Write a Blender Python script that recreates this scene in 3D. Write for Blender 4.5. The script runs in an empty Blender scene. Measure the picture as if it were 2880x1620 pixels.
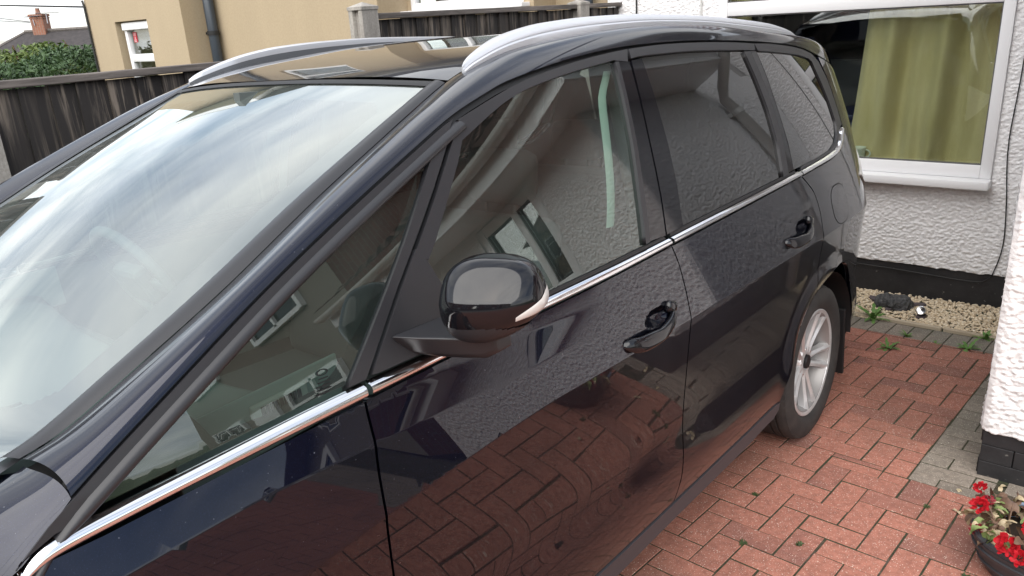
import bpy, bmesh, math, random
import numpy as np
from mathutils import Vector, Matrix
from mathutils.geometry import delaunay_2d_cdt
random.seed(7); np.random.seed(7)
SC = bpy.context.scene
COL = SC.collection

# ------------------------------------------------------------------ camera
CAM_LOC = (2.9115, 0.8282, 1.8170)
ROWS = ((-0.632094, 0.772619, -0.059302), (0.291361, 0.166058, -0.942090), (-0.718029, -0.612768, -0.330076))
def _orth(r):
    a = Vector(r[0]).normalized(); f = Vector(r[2]); f = (f - a*f.dot(a)).normalized(); d = f.cross(a)
    return a, d, f
_a, _d, _f = _orth(ROWS)
cam_data = bpy.data.cameras.new('camera'); cam = bpy.data.objects.new('camera', cam_data); COL.objects.link(cam)
cam_data.sensor_width = 36.0; cam_data.lens = 2157.5/2880*36.0
cam_data.clip_start = 0.02; cam_data.clip_end = 600
cam.matrix_world = Matrix((( _a[0], -_d[0], -_f[0], CAM_LOC[0]), (_a[1], -_d[1], -_f[1], CAM_LOC[1]), (_a[2], -_d[2], -_f[2], CAM_LOC[2]), (0,0,0,1)))
SC.camera = cam

# ------------------------------------------------------------------ world, sun, exposure
SUN_EL, SUN_AZ = 40.0, 14.0            # degrees; azimuth measured from +X towards +Y
w = bpy.data.worlds.new('World'); SC.world = w; w.use_nodes = True
nt = w.node_tree; nt.nodes.clear()
def N(t, **k):
    n = nt.nodes.new(t)
    for a, b in k.items(): setattr(n, a, b)
    return n
out = N('ShaderNodeOutputWorld'); bg = N('ShaderNodeBackground'); sky = N('ShaderNodeTexSky')
sky.sky_type = 'NISHITA'; sky.sun_disc = False; sky.sun_elevation = math.radians(SUN_EL); sky.sun_rotation = math.radians(90-SUN_AZ)
sky.air_density = 1.3; sky.dust_density = 1.0; sky.ozone_density = 1.5
tc = N('ShaderNodeTexCoord'); sep = N('ShaderNodeSeparateXYZ'); nt.links.new(tc.outputs['Generated'], sep.inputs[0])
mx = N('ShaderNodeMath', operation='MAXIMUM'); nt.links.new(sep.outputs['Z'], mx.inputs[0]); mx.inputs[1].default_value = 0.0
ad = N('ShaderNodeMath', operation='ADD'); nt.links.new(mx.outputs[0], ad.inputs[0]); ad.inputs[1].default_value = 0.16
dx = N('ShaderNodeMath', operation='DIVIDE'); nt.links.new(sep.outputs['X'], dx.inputs[0]); nt.links.new(ad.outputs[0], dx.inputs[1])
dy = N('ShaderNodeMath', operation='DIVIDE'); nt.links.new(sep.outputs['Y'], dy.inputs[0]); nt.links.new(ad.outputs[0], dy.inputs[1])
cmb = N('ShaderNodeCombineXYZ'); nt.links.new(dx.outputs[0], cmb.inputs[0]); nt.links.new(dy.outputs[0], cmb.inputs[1])
mp = N('ShaderNodeMapping'); mp.inputs['Rotation'].default_value = (0, 0, 0.9); mp.inputs['Scale'].default_value = (0.7, 1.1, 1); mp.inputs['Location'].default_value = (2.3, 0.4, 0)
nt.links.new(cmb.outputs[0], mp.inputs[0])
n1 = N('ShaderNodeTexNoise'); n1.inputs['Scale'].default_value = 1.1; n1.inputs['Detail'].default_value = 6; n1.inputs['Roughness'].default_value = 0.55; n1.inputs['Distortion'].default_value = 0.5
nt.links.new(mp.outputs[0], n1.inputs['Vector'])
r1 = N('ShaderNodeValToRGB'); r1.color_ramp.elements[0].position = 0.30; r1.color_ramp.elements[1].position = 0.60
nt.links.new(n1.outputs['Fac'], r1.inputs[0])
n2 = N('ShaderNodeTexNoise'); n2.inputs['Scale'].default_value = 2.4; n2.inputs['Detail'].default_value = 5; n2.inputs['Roughness'].default_value = 0.5
nt.links.new(mp.outputs[0], n2.inputs['Vector'])
r2 = N('ShaderNodeValToRGB')
r2.color_ramp.elements[0].position = 0.28; r2.color_ramp.elements[0].color = (6.4, 7.0, 8.2, 1)
r2.color_ramp.elements[1].position = 0.70; r2.color_ramp.elements[1].color = (12.6, 12.6, 12.4, 1)
nt.links.new(n2.outputs['Fac'], r2.inputs[0])
mixc = N('ShaderNodeMixRGB'); nt.links.new(r1.outputs['Color'], mixc.inputs['Fac']); nt.links.new(sky.outputs[0], mixc.inputs[1]); nt.links.new(r2.outputs['Color'], mixc.inputs[2])
nt.links.new(mixc.outputs[0], bg.inputs['Color']); bg.inputs['Strength'].default_value = 0.10
nt.links.new(bg.outputs[0], out.inputs['Surface'])

sl = bpy.data.lights.new('sun', 'SUN'); sun = bpy.data.objects.new('sun', sl); COL.objects.link(sun)
sl.energy = 2.8; sl.angle = math.radians(85); sl.color = (1.0, 0.955, 0.89)
_el, _az = math.radians(SUN_EL), math.radians(SUN_AZ)
sd = Vector((math.cos(_el)*math.cos(_az), math.cos(_el)*math.sin(_az), math.sin(_el)))
sun.rotation_euler = sd.to_track_quat('Z', 'Y').to_euler(); sun.location = (6, 6, 12)

SC.view_settings.view_transform = 'Standard'; SC.view_settings.look = 'None'
SC.view_settings.gamma = 1.0; SC.view_settings.exposure = 0.90; SC.view_settings.use_curve_mapping = False
SC.render.engine = 'CYCLES'
SC.cycles.use_denoising = True
SC.cycles.max_bounces = 10; SC.cycles.transparent_max_bounces = 12; SC.cycles.glossy_bounces = 5; SC.cycles.diffuse_bounces = 3
SC.cycles.caustics_reflective = False; SC.cycles.caustics_refractive = False

# ------------------------------------------------------------------ helpers
def tag(o, label=None, cat=None, group=None, kind=None):
    if label: o['label'] = label
    if cat: o['category'] = cat
    if group: o['group'] = group
    if kind: o['kind'] = kind
    return o
def empty(name, mat=None, loc=None, parent=None):
    o = bpy.data.objects.new(name, None); COL.objects.link(o); o.empty_display_size = 0.1
    if mat is not None: o.matrix_world = mat
    if loc is not None: o.location = loc
    if parent: o.parent = parent
    return o
def link(name, me, mat=None, parent=None, M=None):
    o = bpy.data.objects.new(name, me); COL.objects.link(o)
    if mat is not None and not me.materials: me.materials.append(mat)
    if parent: o.parent = parent
    if M is not None: o.matrix_basis = M
    return o
def mesh_from(name, vs, fs, smooth=False):
    me = bpy.data.meshes.new(name); me.from_pydata([tuple(map(float, v)) for v in vs], [], [tuple(map(int, f)) for f in fs]); me.update()
    if smooth: me.polygons.foreach_set('use_smooth', [True]*len(me.polygons))
    return me
def rotm(ax, ang): return Matrix.Rotation(ang, 3, ax)
class MB:
    def __init__(s): s.v = []; s.f = []
    def add(s, vs, fs):
        k = len(s.v); s.v += [tuple(v) for v in vs]; s.f += [tuple(i+k for i in f) for f in fs]; return s
    def box(s, c, d, R=None, bev=0):
        hx, hy, hz = d[0]/2, d[1]/2, d[2]/2
        if bev <= 0:
            vs = [Vector((x, y, z)) for x in (-hx, hx) for y in (-hy, hy) for z in (-hz, hz)]
            fs = [(0,1,3,2),(4,6,7,5),(0,4,5,1),(2,3,7,6),(0,2,6,4),(1,5,7,3)]
        else:
            b = min(bev, hx*.9, hy*.9, hz*.9); bm = bmesh.new(); bmesh.ops.create_cube(bm, size=1)
            for v in bm.verts: v.co = Vector((v.co.x*2*hx, v.co.y*2*hy, v.co.z*2*hz))
            bmesh.ops.bevel(bm, geom=bm.edges[:], offset=b, segments=2, affect='EDGES', profile=.5)
            bm.verts.index_update(); vs = [v.co.copy() for v in bm.verts]; fs = [tuple(x.index for x in f.verts) for f in bm.faces]; bm.free()
        c = Vector(c)
        vs = [(R @ v if R else v) + c for v in vs]
        return s.add(vs, fs)
    def tube(s, pts, r, n=10, caps=True):
        pts = [Vector(p) for p in pts]; k = len(pts); rr = r if hasattr(r, '__len__') else [r]*k
        vs = []; up = None
        for i, p in enumerate(pts):
            t = (pts[min(i+1, k-1)] - pts[max(i-1, 0)]).normalized()
            if up is None:
                up = Vector((0,0,1)) if abs(t.z) < .9 else Vector((1,0,0))
            a = t.cross(up); 
            if a.length < 1e-6: a = t.orthogonal()
            a.normalize(); b = a.cross(t).normalized(); up = b
            for j in range(n):
                th = 2*math.pi*j/n; vs.append(p + (a*math.cos(th) + b*math.sin(th))*rr[i])
        fs = [(i*n+j, i*n+(j+1) % n, (i+1)*n+(j+1) % n, (i+1)*n+j) for i in range(k-1) for j in range(n)]
        if caps: fs += [tuple(range(n))[::-1], tuple(range((k-1)*n, k*n))]
        return s.add(vs, fs)
    def lathe(s, prof, n=32, M=None, closed=False):      # prof: (r, h) around local Z
        vs = []; k = len(prof)
        for r, h in prof:
            for j in range(n):
                th = 2*math.pi*j/n; vs.append(Vector((r*math.cos(th), r*math.sin(th), h)))
        fs = [(i*n+j, i*n+(j+1) % n, (i+1)*n+(j+1) % n, (i+1)*n+j) for i in range(k-1) for j in range(n)]
        if M is not None: vs = [M @ v for v in vs]
        return s.add(vs, fs)
    def prism(s, poly, z0, z1, M=None):
        n = len(poly); vs = [Vector((x, y, z0)) for x, y in poly] + [Vector((x, y, z1)) for x, y in poly]
        fs = [tuple(range(n))[::-1], tuple(range(n, 2*n))] + [(i, (i+1) % n, n+(i+1) % n, n+i) for i in range(n)]
        if M is not None: vs = [M @ v for v in vs]
        return s.add(vs, fs)
    def build(s, name, mat, parent=None, smooth=False, M=None, auto=None):
        me = mesh_from(name, s.v, s.f, smooth)
        o = link(name, me, mat, parent, M)
        if auto is not None:
            me.polygons.foreach_set('use_smooth', [True]*len(me.polygons)); me.set_sharp_from_angle(angle=math.radians(auto))
        return o
def recalc(me):
    bm = bmesh.new(); bm.from_mesh(me); bmesh.ops.recalc_face_normals(bm, faces=bm.faces[:]); bm.to_mesh(me); bm.free()
def lattice(nu, nv, fn):
    vs = [fn(i/(nu-1), j/(nv-1)) for i in range(nu) for j in range(nv)]
    fs = [(i*nv+j, (i+1)*nv+j, (i+1)*nv+j+1, i*nv+j+1) for i in range(nu-1) for j in range(nv-1)]
    return vs, fs
def vnoise(x, y, sd=0):
    rs = np.random.RandomState(sd); L = rs.rand(256, 256)
    xi = np.floor(x).astype(int); yi = np.floor(y).astype(int); u = x-xi; v = y-yi
    u = u*u*(3-2*u); v = v*v*(3-2*v); g = lambda a, b: L[a % 256, b % 256]
    return (g(xi, yi)*(1-u)+g(xi+1, yi)*u)*(1-v)+(g(xi, yi+1)*(1-u)+g(xi+1, yi+1)*u)*v

# ------------------------------------------------------------------ materials
class Mat:
    def __init__(s, name):
        s.m = bpy.data.materials.new(name); s.m.use_nodes = True; s.t = s.m.node_tree; s.b = s.t.nodes['Principled BSDF']; s.o = s.t.nodes['Material Output']
    def n(s, t, **k):
        x = s.t.nodes.new(t)
        for a, b in k.items(): setattr(x, a, b)
        return x
    def l(s, a, b): s.t.links.new(a, b); return s
    def coord(s, which='Object'): return s.n('ShaderNodeTexCoord').outputs[which]
    def pos(s): return s.n('ShaderNodeNewGeometry').outputs['Position']
    def noise(s, vec, scale, detail=4, rough=.5, dist=0):
        x = s.n('ShaderNodeTexNoise'); x.inputs['Scale'].default_value = scale; x.inputs['Detail'].default_value = detail; x.inputs['Roughness'].default_value = rough; x.inputs['Distortion'].default_value = dist
        s.l(vec, x.inputs['Vector']); return x.outputs['Fac']
    def ramp(s, fac, stops):
        r = s.n('ShaderNodeValToRGB'); e = r.color_ramp.elements
        while len(e) < len(stops): e.new(.5)
        for i, (p, c) in enumerate(stops): e[i].position = p; e[i].color = (c[0], c[1], c[2], 1) if hasattr(c, '__len__') else (c, c, c, 1)
        s.l(fac, r.inputs[0]); return r.outputs['Color']
    def mix(s, f, a, b, mode='MIX'):
        x = s.n('ShaderNodeMixRGB', blend_type=mode)
        for k, q in (('Fac', f), (1, a), (2, b)):
            if hasattr(q, 'is_linked') or isinstance(q, bpy.types.NodeSocket): s.l(q, x.inputs[k])
            elif hasattr(q, '__len__'): x.inputs[k].default_value = (q[0], q[1], q[2], 1)
            else: x.inputs[k].default_value = q
        return x.outputs[0]
    def bump(s, h, strength=.5, dist=.01):
        b = s.n('ShaderNodeBump'); b.inputs['Strength'].default_value = strength; b.inputs['Distance'].default_value = dist
        s.l(h, b.inputs['Height']); s.l(b.outputs[0], s.b.inputs['Normal']); return s
    def mapping(s, vec, scale=(1,1,1), rot=(0,0,0)):
        m = s.n('ShaderNodeMapping'); m.inputs['Scale'].default_value = scale; m.inputs['Rotation'].default_value = rot; s.l(vec, m.inputs[0]); return m.outputs[0]
    def col(s, c):
        if isinstance(c, bpy.types.NodeSocket): s.l(c, s.b.inputs['Base Color'])
        else: s.b.inputs['Base Color'].default_value = (c[0], c[1], c[2], 1)
        return s
    def p(s, rough=.5, metal=0, spec=.5, coat=0, ior=1.5):
        b = s.b.inputs; b['Roughness'].default_value = rough; b['Metallic'].default_value = metal; b['Specular IOR Level'].default_value = spec
        b['Coat Weight'].default_value = coat; b['Coat Roughness'].default_value = .02; b['IOR'].default_value = ior; return s
def simple(name, c, rough=.5, metal=0, spec=.5, coat=0, ior=1.5):
    return Mat(name).col(c).p(rough, metal, spec, coat, ior).m
def glass(name, tint, r0=.06, power=5., refl=(1,1,1), rough=0.0, film=0.):
    g = Mat(name); g.t.nodes.remove(g.b)
    tr = g.n('ShaderNodeBsdfTransparent'); tr.inputs[0].default_value = (*tint, 1)
    gl = g.n('ShaderNodeBsdfGlossy'); gl.inputs['Roughness'].default_value = rough; gl.inputs[0].default_value = (*refl, 1)
    ge = g.n('ShaderNodeNewGeometry'); dt = g.n('ShaderNodeVectorMath', operation='DOT_PRODUCT'); g.l(ge.outputs['Incoming'], dt.inputs[0]); g.l(ge.outputs['Normal'], dt.inputs[1])
    ab = g.n('ShaderNodeMath', operation='ABSOLUTE'); g.l(dt.outputs['Value'], ab.inputs[0])
    om = g.n('ShaderNodeMath', operation='SUBTRACT', use_clamp=True); om.inputs[0].default_value = 1; g.l(ab.outputs[0], om.inputs[1])
    pw = g.n('ShaderNodeMath', operation='POWER'); g.l(om.outputs[0], pw.inputs[0]); pw.inputs[1].default_value = power
    fr = g.n('ShaderNodeMath', operation='MULTIPLY_ADD', use_clamp=True); g.l(pw.outputs[0], fr.inputs[0]); fr.inputs[1].default_value = 1-r0; fr.inputs[2].default_value = r0
    mxs = g.n('ShaderNodeMixShader'); g.l(fr.outputs[0], mxs.inputs[0]); g.l(tr.outputs[0], mxs.inputs[1]); g.l(gl.outputs[0], mxs.inputs[2]); g.l(mxs.outputs[0], g.o.inputs[0])
    if film:      # thin dust film on the outside
        df = g.n('ShaderNodeBsdfDiffuse'); df.inputs[0].default_value = (.62, .66, .62, 1); m2 = g.n('ShaderNodeMixShader'); g.l(mxs.outputs[0], m2.inputs[1]); g.l(df.outputs[0], m2.inputs[2])
        nz = g.noise(g.coord(), 7, 5, .6); g.l(g.ramp(nz, [(.3, film*.6), (.7, film*1.4)]), m2.inputs[0]); g.l(m2.outputs[0], g.o.inputs[0])
    return g.m
M = {}
def mk_paint():
    m = Mat('car_paint'); m.p(.40, .92, .5, 1., 1.5); m.b.inputs['Coat IOR'].default_value = 1.5
    fl = m.noise(m.coord(), 900, 1, .5)
    m.col(m.ramp(fl, [(.0, (.0030, .0038, .0105)), (.66, (.0042, .0058, .0175)), (.80, (.024, .030, .065))]))
    # dust film and pollen specks on the lacquer
    d = m.noise(m.coord(), 170, 2, .6); lk = m.b.inputs['Base Color'].links[0].from_socket; m.col(m.mix(m.ramp(d, [(.735, 0.), (.775, .6)]), lk, (.22, .22, .24))); m.l(m.ramp(d, [(.70, .012), (.80, .30)]), m.b.inputs['Coat Roughness'])
    return m.m
M['paint'] = mk_paint()
M['trim'] = simple('satin_black_trim', (.022, .022, .025), .38)
M['rubber'] = simple('black_rubber', (.010, .010, .011), .55)
M['gloss_black'] = simple('gloss_black', (.006, .006, .008), .06)
M['chrome'] = simple('bright_chrome', (.82, .82, .83), .07, 1)
M['rail'] = simple('satin_silver', (.60, .61, .64), .42, .6)
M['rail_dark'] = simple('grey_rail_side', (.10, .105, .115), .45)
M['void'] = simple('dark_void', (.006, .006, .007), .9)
M['wscreen'] = glass('windscreen_glass', (.70, .82, .78), .20, 2.9, (.96, 1., .985), 0., .055)
M['sideglass'] = glass('side_glass', (.52, .66, .60), .105, 3.6, (.92, 1., .97), 0., .012)
M['tintglass'] = glass('privacy_glass', (.10, .11, .11), .105, 3.6, (1, 1, 1), 0., .006)
M['house_glass'] = glass('window_glass', (.86, .90, .87), .10, 4.0)
M['coated_glass'] = glass('coated_window_glass', (.6, .64, .62), .26, 3.5)
M['frit'] = simple('ceramic_band', (.012, .011, .013), .5)
def mk_tyre():
    m = Mat('tyre_rubber'); n = m.noise(m.coord(), 18, 4, .6); m.col(m.ramp(n, [(.3, (.022, .021, .021)), (.75, (.045, .040, .037))])); m.p(.75); return m.m
M['tyre'] = mk_tyre()
def mk_alloy():
    m = Mat('silver_alloy'); n = m.noise(m.coord(), 14, 5, .6); m.col(m.ramp(n, [(.3, (.60, .595, .595)), (.7, (.76, .76, .77))])); m.p(.30, .50); return m.m
M['alloy'] = mk_alloy()
M['barrel'] = simple('shaded_alloy', (.30, .29, .285), .45, .4)  # wheel alloy with recess shade put into the colour, for spoke contrast
M['dark_metal'] = simple('dark_metal', (.02, .02, .022), .5, .3)
M['sill'] = simple('grey_sill_plastic', (.055, .055, .062), .55)
M['lamp_clear'] = simple('clear_lamp', (.62, .60, .57), .12)
M['lamp_red'] = simple('red_lamp', (.25, .012, .012), .1)
M['cabin_grey'] = simple('cabin_grey', (.095, .11, .105), .75)
M['dash_lit'] = simple('lit_dash_plastic', (.20, .25, .24), .7)  # cabin grey lightened, light on the dash put into the colour
M['cabin_light'] = simple('cabin_light', (.35, .35, .33), .8)
M['belt_pale'] = simple('pale_webbing', (.55, .60, .55), .8)
M['seat'] = simple('seat_fabric', (.045, .045, .048), .9)
def mk_white():
    m = Mat('white_roughcast'); v = m.pos(); a = m.noise(v, 3.5, 5, .6); b = m.noise(v, 130, 4, .65)
    m.col(m.mix(m.ramp(a, [(.35, 0.), (.8, .3)]), (.84, .83, .835), (.72, .71, .705))); m.p(.85); m.bump(b, .7, .005); return m.m
M['white_render'] = mk_white()
def mk_cream():
    m = Mat('cream_render'); v = m.pos(); a = m.noise(m.mapping(v, (1, 1.6, .45)), 2.2, 6, .65); b = m.noise(v, 110, 3, .6); c2 = m.noise(v, 55, 2, .5)
    base = m.mix(m.ramp(a, [(.3, 0.), (.75, .45)]), (.42, .335, .225), (.345, .275, .185))
    m.col(m.mix(m.ramp(c2, [(.35, .25), (.6, 0.)]), base, (.30, .23, .15))); m.p(.9); m.bump(b, .5, .004); return m.m
M['cream'] = mk_cream()
def mk_plinth():
    m = Mat('black_plinth_paint'); v = m.pos(); a = m.noise(v, 9, 5, .65); b = m.noise(v, 60, 3, .6)
    sp = m.noise(v, 38, 2, .5)
    base = m.ramp(a, [(.3, (.012, .012, .014)), (.75, (.030, .029, .031))])
    m.col(m.mix(m.ramp(sp, [(.70, 0.), (.76, .5)]), base, (.25, .24, .22))); m.p(.55); m.bump(b, .35, .004); return m.m
M['plinth'] = mk_plinth()
M['upvc'] = simple('white_upvc', (.80, .80, .81), .28)
M['upvc_grey'] = simple('grey_gasket', (.10, .10, .10), .6)
def mk_paver(name, c0, c1, c2, speck=(.80, .68, .58)):
    m = Mat(name); v = m.pos(); oi = m.n('ShaderNodeObjectInfo'); r = oi.outputs['Random']
    big = m.noise(v, 4.0, 4, .6); fine = m.noise(v, 210, 2, .5); fine2 = m.noise(v, 330, 2, .5); mid = m.noise(v, 45, 4, .65); dirt = m.noise(v, 1.3, 6, .62, .4)
    base = m.mix(m.ramp(r, [(0., 0.), (1., 1.)]), c0, c1)
    patch = m.mix(1., m.ramp(r, [(.70, 0.), (.85, .8), (1., .95)]), m.ramp(big, [(.38, .2), (.56, 1.)]), 'MULTIPLY')
    base = m.mix(patch, base, c2)
    base = m.mix(m.ramp(big, [(.36, .22), (.52, 0.), (.70, .25)]), base, tuple(x*1.25 for x in c0))
    base = m.mix(m.ramp(dirt, [(.46, 0.), (.66, .55)]), base, (c1[0]*.52, c1[1]*.66, c1[2]*.66))
    base = m.mix(m.ramp(mid, [(.36, .55), (.60, 0.)]), base, tuple(x*.55 for x in c1))
    base = m.mix(m.ramp(fine, [(.635, 0.), (.69, .8)]), base, speck)
    base = m.mix(m.ramp(fine2, [(.28, .8), (.34, 0.)]), base, tuple(x*.3 for x in c1))
    m.col(base); m.p(.85, spec=.3); m.bump(mid, .4, .003); return m.m
M['paver'] = mk_paver('red_block', (.455, .192, .138), (.375, .156, .115), (.235, .115, .096))
M['paver_grey'] = mk_paver('grey_block', (.31, .26, .215), (.25, .21, .172), (.19, .158, .13), (.70, .65, .56))
def mk_joint():
    m = Mat('sand_and_moss_joint'); v = m.pos(); a = m.noise(v, 7, 5, .65); b = m.noise(v, 140, 3, .6)
    base = m.ramp(a, [(.34, (.12, .09, .065)), (.44, (.06, .055, .03)), (.54, (.035, .05, .02)), (.64, (.10, .078, .055))])
    m.col(m.mix(m.ramp(b, [(.35, .6), (.6, 0.)]), base, (.018, .016, .012))); m.p(.95); m.bump(b, .8, .006); return m.m
M['joint'] = mk_joint()
def mk_wood():
    m = Mat('weathered_black_boards'); v = m.pos(); g = m.mapping(v, (22, 22, 1.3)); a = m.noise(g, 1.6, 6, .65, .6); h = m.noise(m.mapping(v, (1, 1, .35)), 3.2, 4, .6)
    oi = m.n('ShaderNodeObjectInfo'); 
    dark = m.ramp(oi.outputs['Random'], [(0, (.014, .012, .012)), (1, (.034, .029, .027))])
    wear = m.mix(1., m.ramp(a, [(.49, 0.), (.62, 1.)]), m.ramp(h, [(.38, .12), (.58, .95)]), 'MULTIPLY')
    m.col(m.mix(wear, dark, (.23, .19, .155))); m.p(.8); m.bump(a, .5, .004); return m.m
M['wood'] = mk_wood()
def mk_cap():
    m = Mat('grey_weathered_rail'); v = m.pos(); g = m.mapping(v, (1.5, 22, 22)); a = m.noise(g, 1.8, 6, .65, .4)
    m.col(m.ramp(a, [(.35, (.06, .052, .048)), (.55, (.14, .122, .112)), (.72, (.24, .21, .19))])); m.p(.9); m.bump(a, .5, .004); return m.m
M['cap'] = mk_cap()
def mk_conc():
    m = Mat('concrete'); v = m.pos(); a = m.noise(m.mapping(v, (9, 9, 1.6)), 1.6, 6, .65); b = m.noise(v, 90, 3, .6)
    m.col(m.mix(m.ramp(b, [(.4, .3), (.6, 0.)]), m.ramp(a, [(.3, (.20, .185, .17)), (.6, (.37, .35, .32)), (.8, (.46, .43, .38))]), (.16, .14, .12))); m.p(.9); m.bump(b, .4, .003); return m.m
M['concrete'] = mk_conc()
M['pipe'] = simple('slate_grey_plastic', (.035, .045, .058), .35)
M['white_pipe'] = simple('white_plastic_pipe', (.62, .62, .60), .3)
def mk_rooftile(name, c0, c1):
    m = Mat(name); v = m.pos(); a = m.noise(v, 6, 5, .6); m.col(m.ramp(a, [(.3, c0), (.7, c1)])); m.p(.9); return m.m
M['roof_dark'] = mk_rooftile('dark_roof_tile', (.026, .023, .024), (.05, .043, .043))
M['roof_red'] = mk_rooftile('brown_roof_tile', (.09, .045, .035), (.16, .08, .06))
def mk_brick(name, c0, c1):
    m = Mat(name); b = m.n('ShaderNodeTexBrick'); v = m.mapping(m.coord('Object'), (1, 1, 1), (math.pi/2, 0, math.pi/2)); m.l(v, b.inputs['Vector'])
    b.inputs['Color1'].default_value = (*c0, 1); b.inputs['Color2'].default_value = (*c1, 1); b.inputs['Mortar'].default_value = (.22, .19, .16, 1); b.inputs['Scale'].default_value = 4.4; b.inputs['Brick Width'].default_value = .95; b.inputs['Row Height'].default_value = .33; b.inputs['Mortar Size'].default_value = .02
    m.col(b.outputs['Color']); m.p(.9); return m.m
M['red_brick'] = mk_brick('red_brick_wall', (.17, .055, .04), (.22, .075, .05))
M['chimney_brick'] = mk_brick('chimney_brick', (.20, .085, .055), (.26, .11, .07))
def mk_curtain():
    m = Mat('olive_curtain'); v = m.pos(); a = m.noise(m.mapping(v, (1, 6, 1.2)), 2.0, 4, .6); f = m.noise(v, 220, 2, .5)
    m.col(m.mix(m.ramp(f, [(.4, .2), (.6, 0.)]), m.ramp(a, [(.3, (.60, .50, .25)), (.7, (.74, .62, .36))]), (.2, .2, .08))); m.p(.8, spec=.2)
    m.b.inputs['Sheen Weight'].default_value = .3; return m.m
M['curtain'] = mk_curtain()
def mk_leaf(name, c0, c1, sc=6):
    m = Mat(name); oi = m.n('ShaderNodeObjectInfo'); a = m.noise(m.pos(), sc, 3, .6); m.col(m.ramp(a, [(.3, c0), (.7, c1)])); m.p(.6)
    m.b.inputs['Transmission Weight'].default_value = 0; return m.m
M['hedge'] = mk_leaf('hedge_leaf', (.020, .050, .018), (.060, .115, .035), 9)
M['hedge_light'] = mk_leaf('light_hedge_leaf', (.06, .11, .02), (.13, .17, .035), 9)
M['weed'] = mk_leaf('weed_leaf', (.07, .17, .03), (.14, .26, .06), 30)
M['moss'] = mk_leaf('moss', (.03, .055, .02), (.07, .10, .03), 60)
M['petal'] = mk_leaf('red_petal', (.36, .003, .010), (.55, .010, .022), 60)
M['petal_dark'] = mk_leaf('dark_red_petal', (.16, .010, .022), (.30, .02, .03), 60)
M['dry_leaf'] = mk_leaf('dry_leaf', (.36, .28, .16), (.55, .45, .30), 40)
M['brown_leaf'] = mk_leaf('brown_leaf', (.085, .045, .03), (.17, .10, .06), 40)
M['green_leaf'] = mk_leaf('begonia_leaf', (.10, .15, .045), (.22, .27, .09), 40)
M['pink_leaf'] = mk_leaf('pink_leaf', (.52, .24, .21), (.62, .38, .30), 40)
M['pot'] = simple('dark_planter', (.040, .043, .050), .42)
M['pot_rim'] = simple('pale_blue_rim', (.30, .44, .62), .3)
M['soil'] = simple('dry_soil', (.05, .033, .024), .95)
def mk_gravel():
    m = Mat('cream_gravel'); v = m.pos(); a = m.noise(v, 75, 1, .5); b = m.noise(v, 320, 2, .5)
    m.col(m.mix(m.ramp(b, [(.35, .25), (.6, 0.)]), m.ramp(a, [(.25, (.50, .37, .23)), (.5, (.74, .61, .43)), (.75, (.86, .78, .64))]), (.25, .17, .10))); m.p(.85); return m.m
M['gravel'] = mk_gravel()
M['slate'] = simple('slate_chip', (.10, .08, .085), .8)
def mk_rock():
    m = Mat('grey_rock'); v = m.pos(); a = m.noise(v, 40, 6, .7); m.col(m.ramp(a, [(.35, (.02, .02, .022)), (.6, (.09, .09, .09)), (.75, (.24, .24, .23))])); m.p(.85); m.bump(a, .8, .01); return m.m
M['rock'] = mk_rock()
def mk_earth():
    m = Mat('earth_and_grass'); v = m.pos(); a = m.noise(v, .35, 5, .6); b = m.noise(v, 7, 4, .6)
    m.col(m.mix(m.ramp(b, [(.4, .4), (.6, 0.)]), m.ramp(a, [(.35, (.045, .07, .025)), (.6, (.075, .10, .035))]), (.03, .035, .016))); m.p(.95); return m.m
M['earth'] = mk_earth()
def mk_asphalt():
    m = Mat('asphalt'); a = m.noise(m.pos(), 30, 4, .6); m.col(m.ramp(a, [(.3, (.045, .045, .047)), (.7, (.065, .064, .063))])); m.p(.9); return m.m
M['asphalt'] = mk_asphalt()
M['timber_edge'] = mk_rooftile('pale_edging', (.40, .33, .24), (.52, .44, .33))
M['black_cable'] = simple('black_cable', (.012, .012, .012), .5)
M['room'] = simple('room_wall', (.10, .10, .11), .9)
M['blue_plastic'] = simple('navy_plastic', (.02, .024, .075), .5)
M['cup'] = simple('cream_ceramic', (.70, .72, .60), .2)
M['sticker'] = simple('red_sticker', (.55, .03, .05), .5)
M['sticker_w'] = simple('sticker_white', (.75, .70, .70), .5)
M['steel'] = simple('brushed_steel', (.70, .70, .70), .25, 1)
M['aerial'] = simple('aerial_metal', (.22, .22, .24), .5, .5)

# ------------------------------------------------------------------ ground frame (the drive slopes gently down to the house)
GT = Matrix(((0.997249, 0.062582, -0.039733), (-0.063534, 0.997711, -0.023173), (0.038192, 0.025633, 0.998942)))
def ortho(m):
    x = Vector(m.col[0]).normalized(); y = Vector(m.col[1]); y = (y - x*y.dot(x)).normalized(); z = x.cross(y)
    return Matrix((x, y, z)).transposed()
GT = ortho(GT); GN = GT.col[2]
def gz(x, y): return -(GN[0]*x + GN[1]*y)/GN[2]
GM = GT.to_4x4()
GMI = GM.inverted()
U = .1025

# ================================================================== SETTING
def ground_sheet(name, mat, pts, z, label=None, kind='structure', M=GM):
    m = MB(); m.add([(x, y, z) for x, y in pts], [tuple(range(len(pts)))]); o = m.build(name, mat)
    o.matrix_world = M; tag(o, label, None, None, kind); return o
ground = ground_sheet('ground', M['earth'], [(-250, -250), (250, -250), (250, 250), (-250, 250)], -.07)
drive = ground_sheet('driveway', M['joint'], [(-2.4, -3.2), (5.6, -3.2), (5.6, 6.5), (-2.4, 6.5)], -.0016)
road = ground_sheet('road', M['asphalt'], [(7.2, -60), (13.2, -60), (13.2, 60), (7.2, 60)], -.05)
pavement = ground_sheet('pavement', M['concrete'], [(5.61, -60), (7.19, -60), (7.19, 60), (5.61, 60)], -.012)

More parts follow.
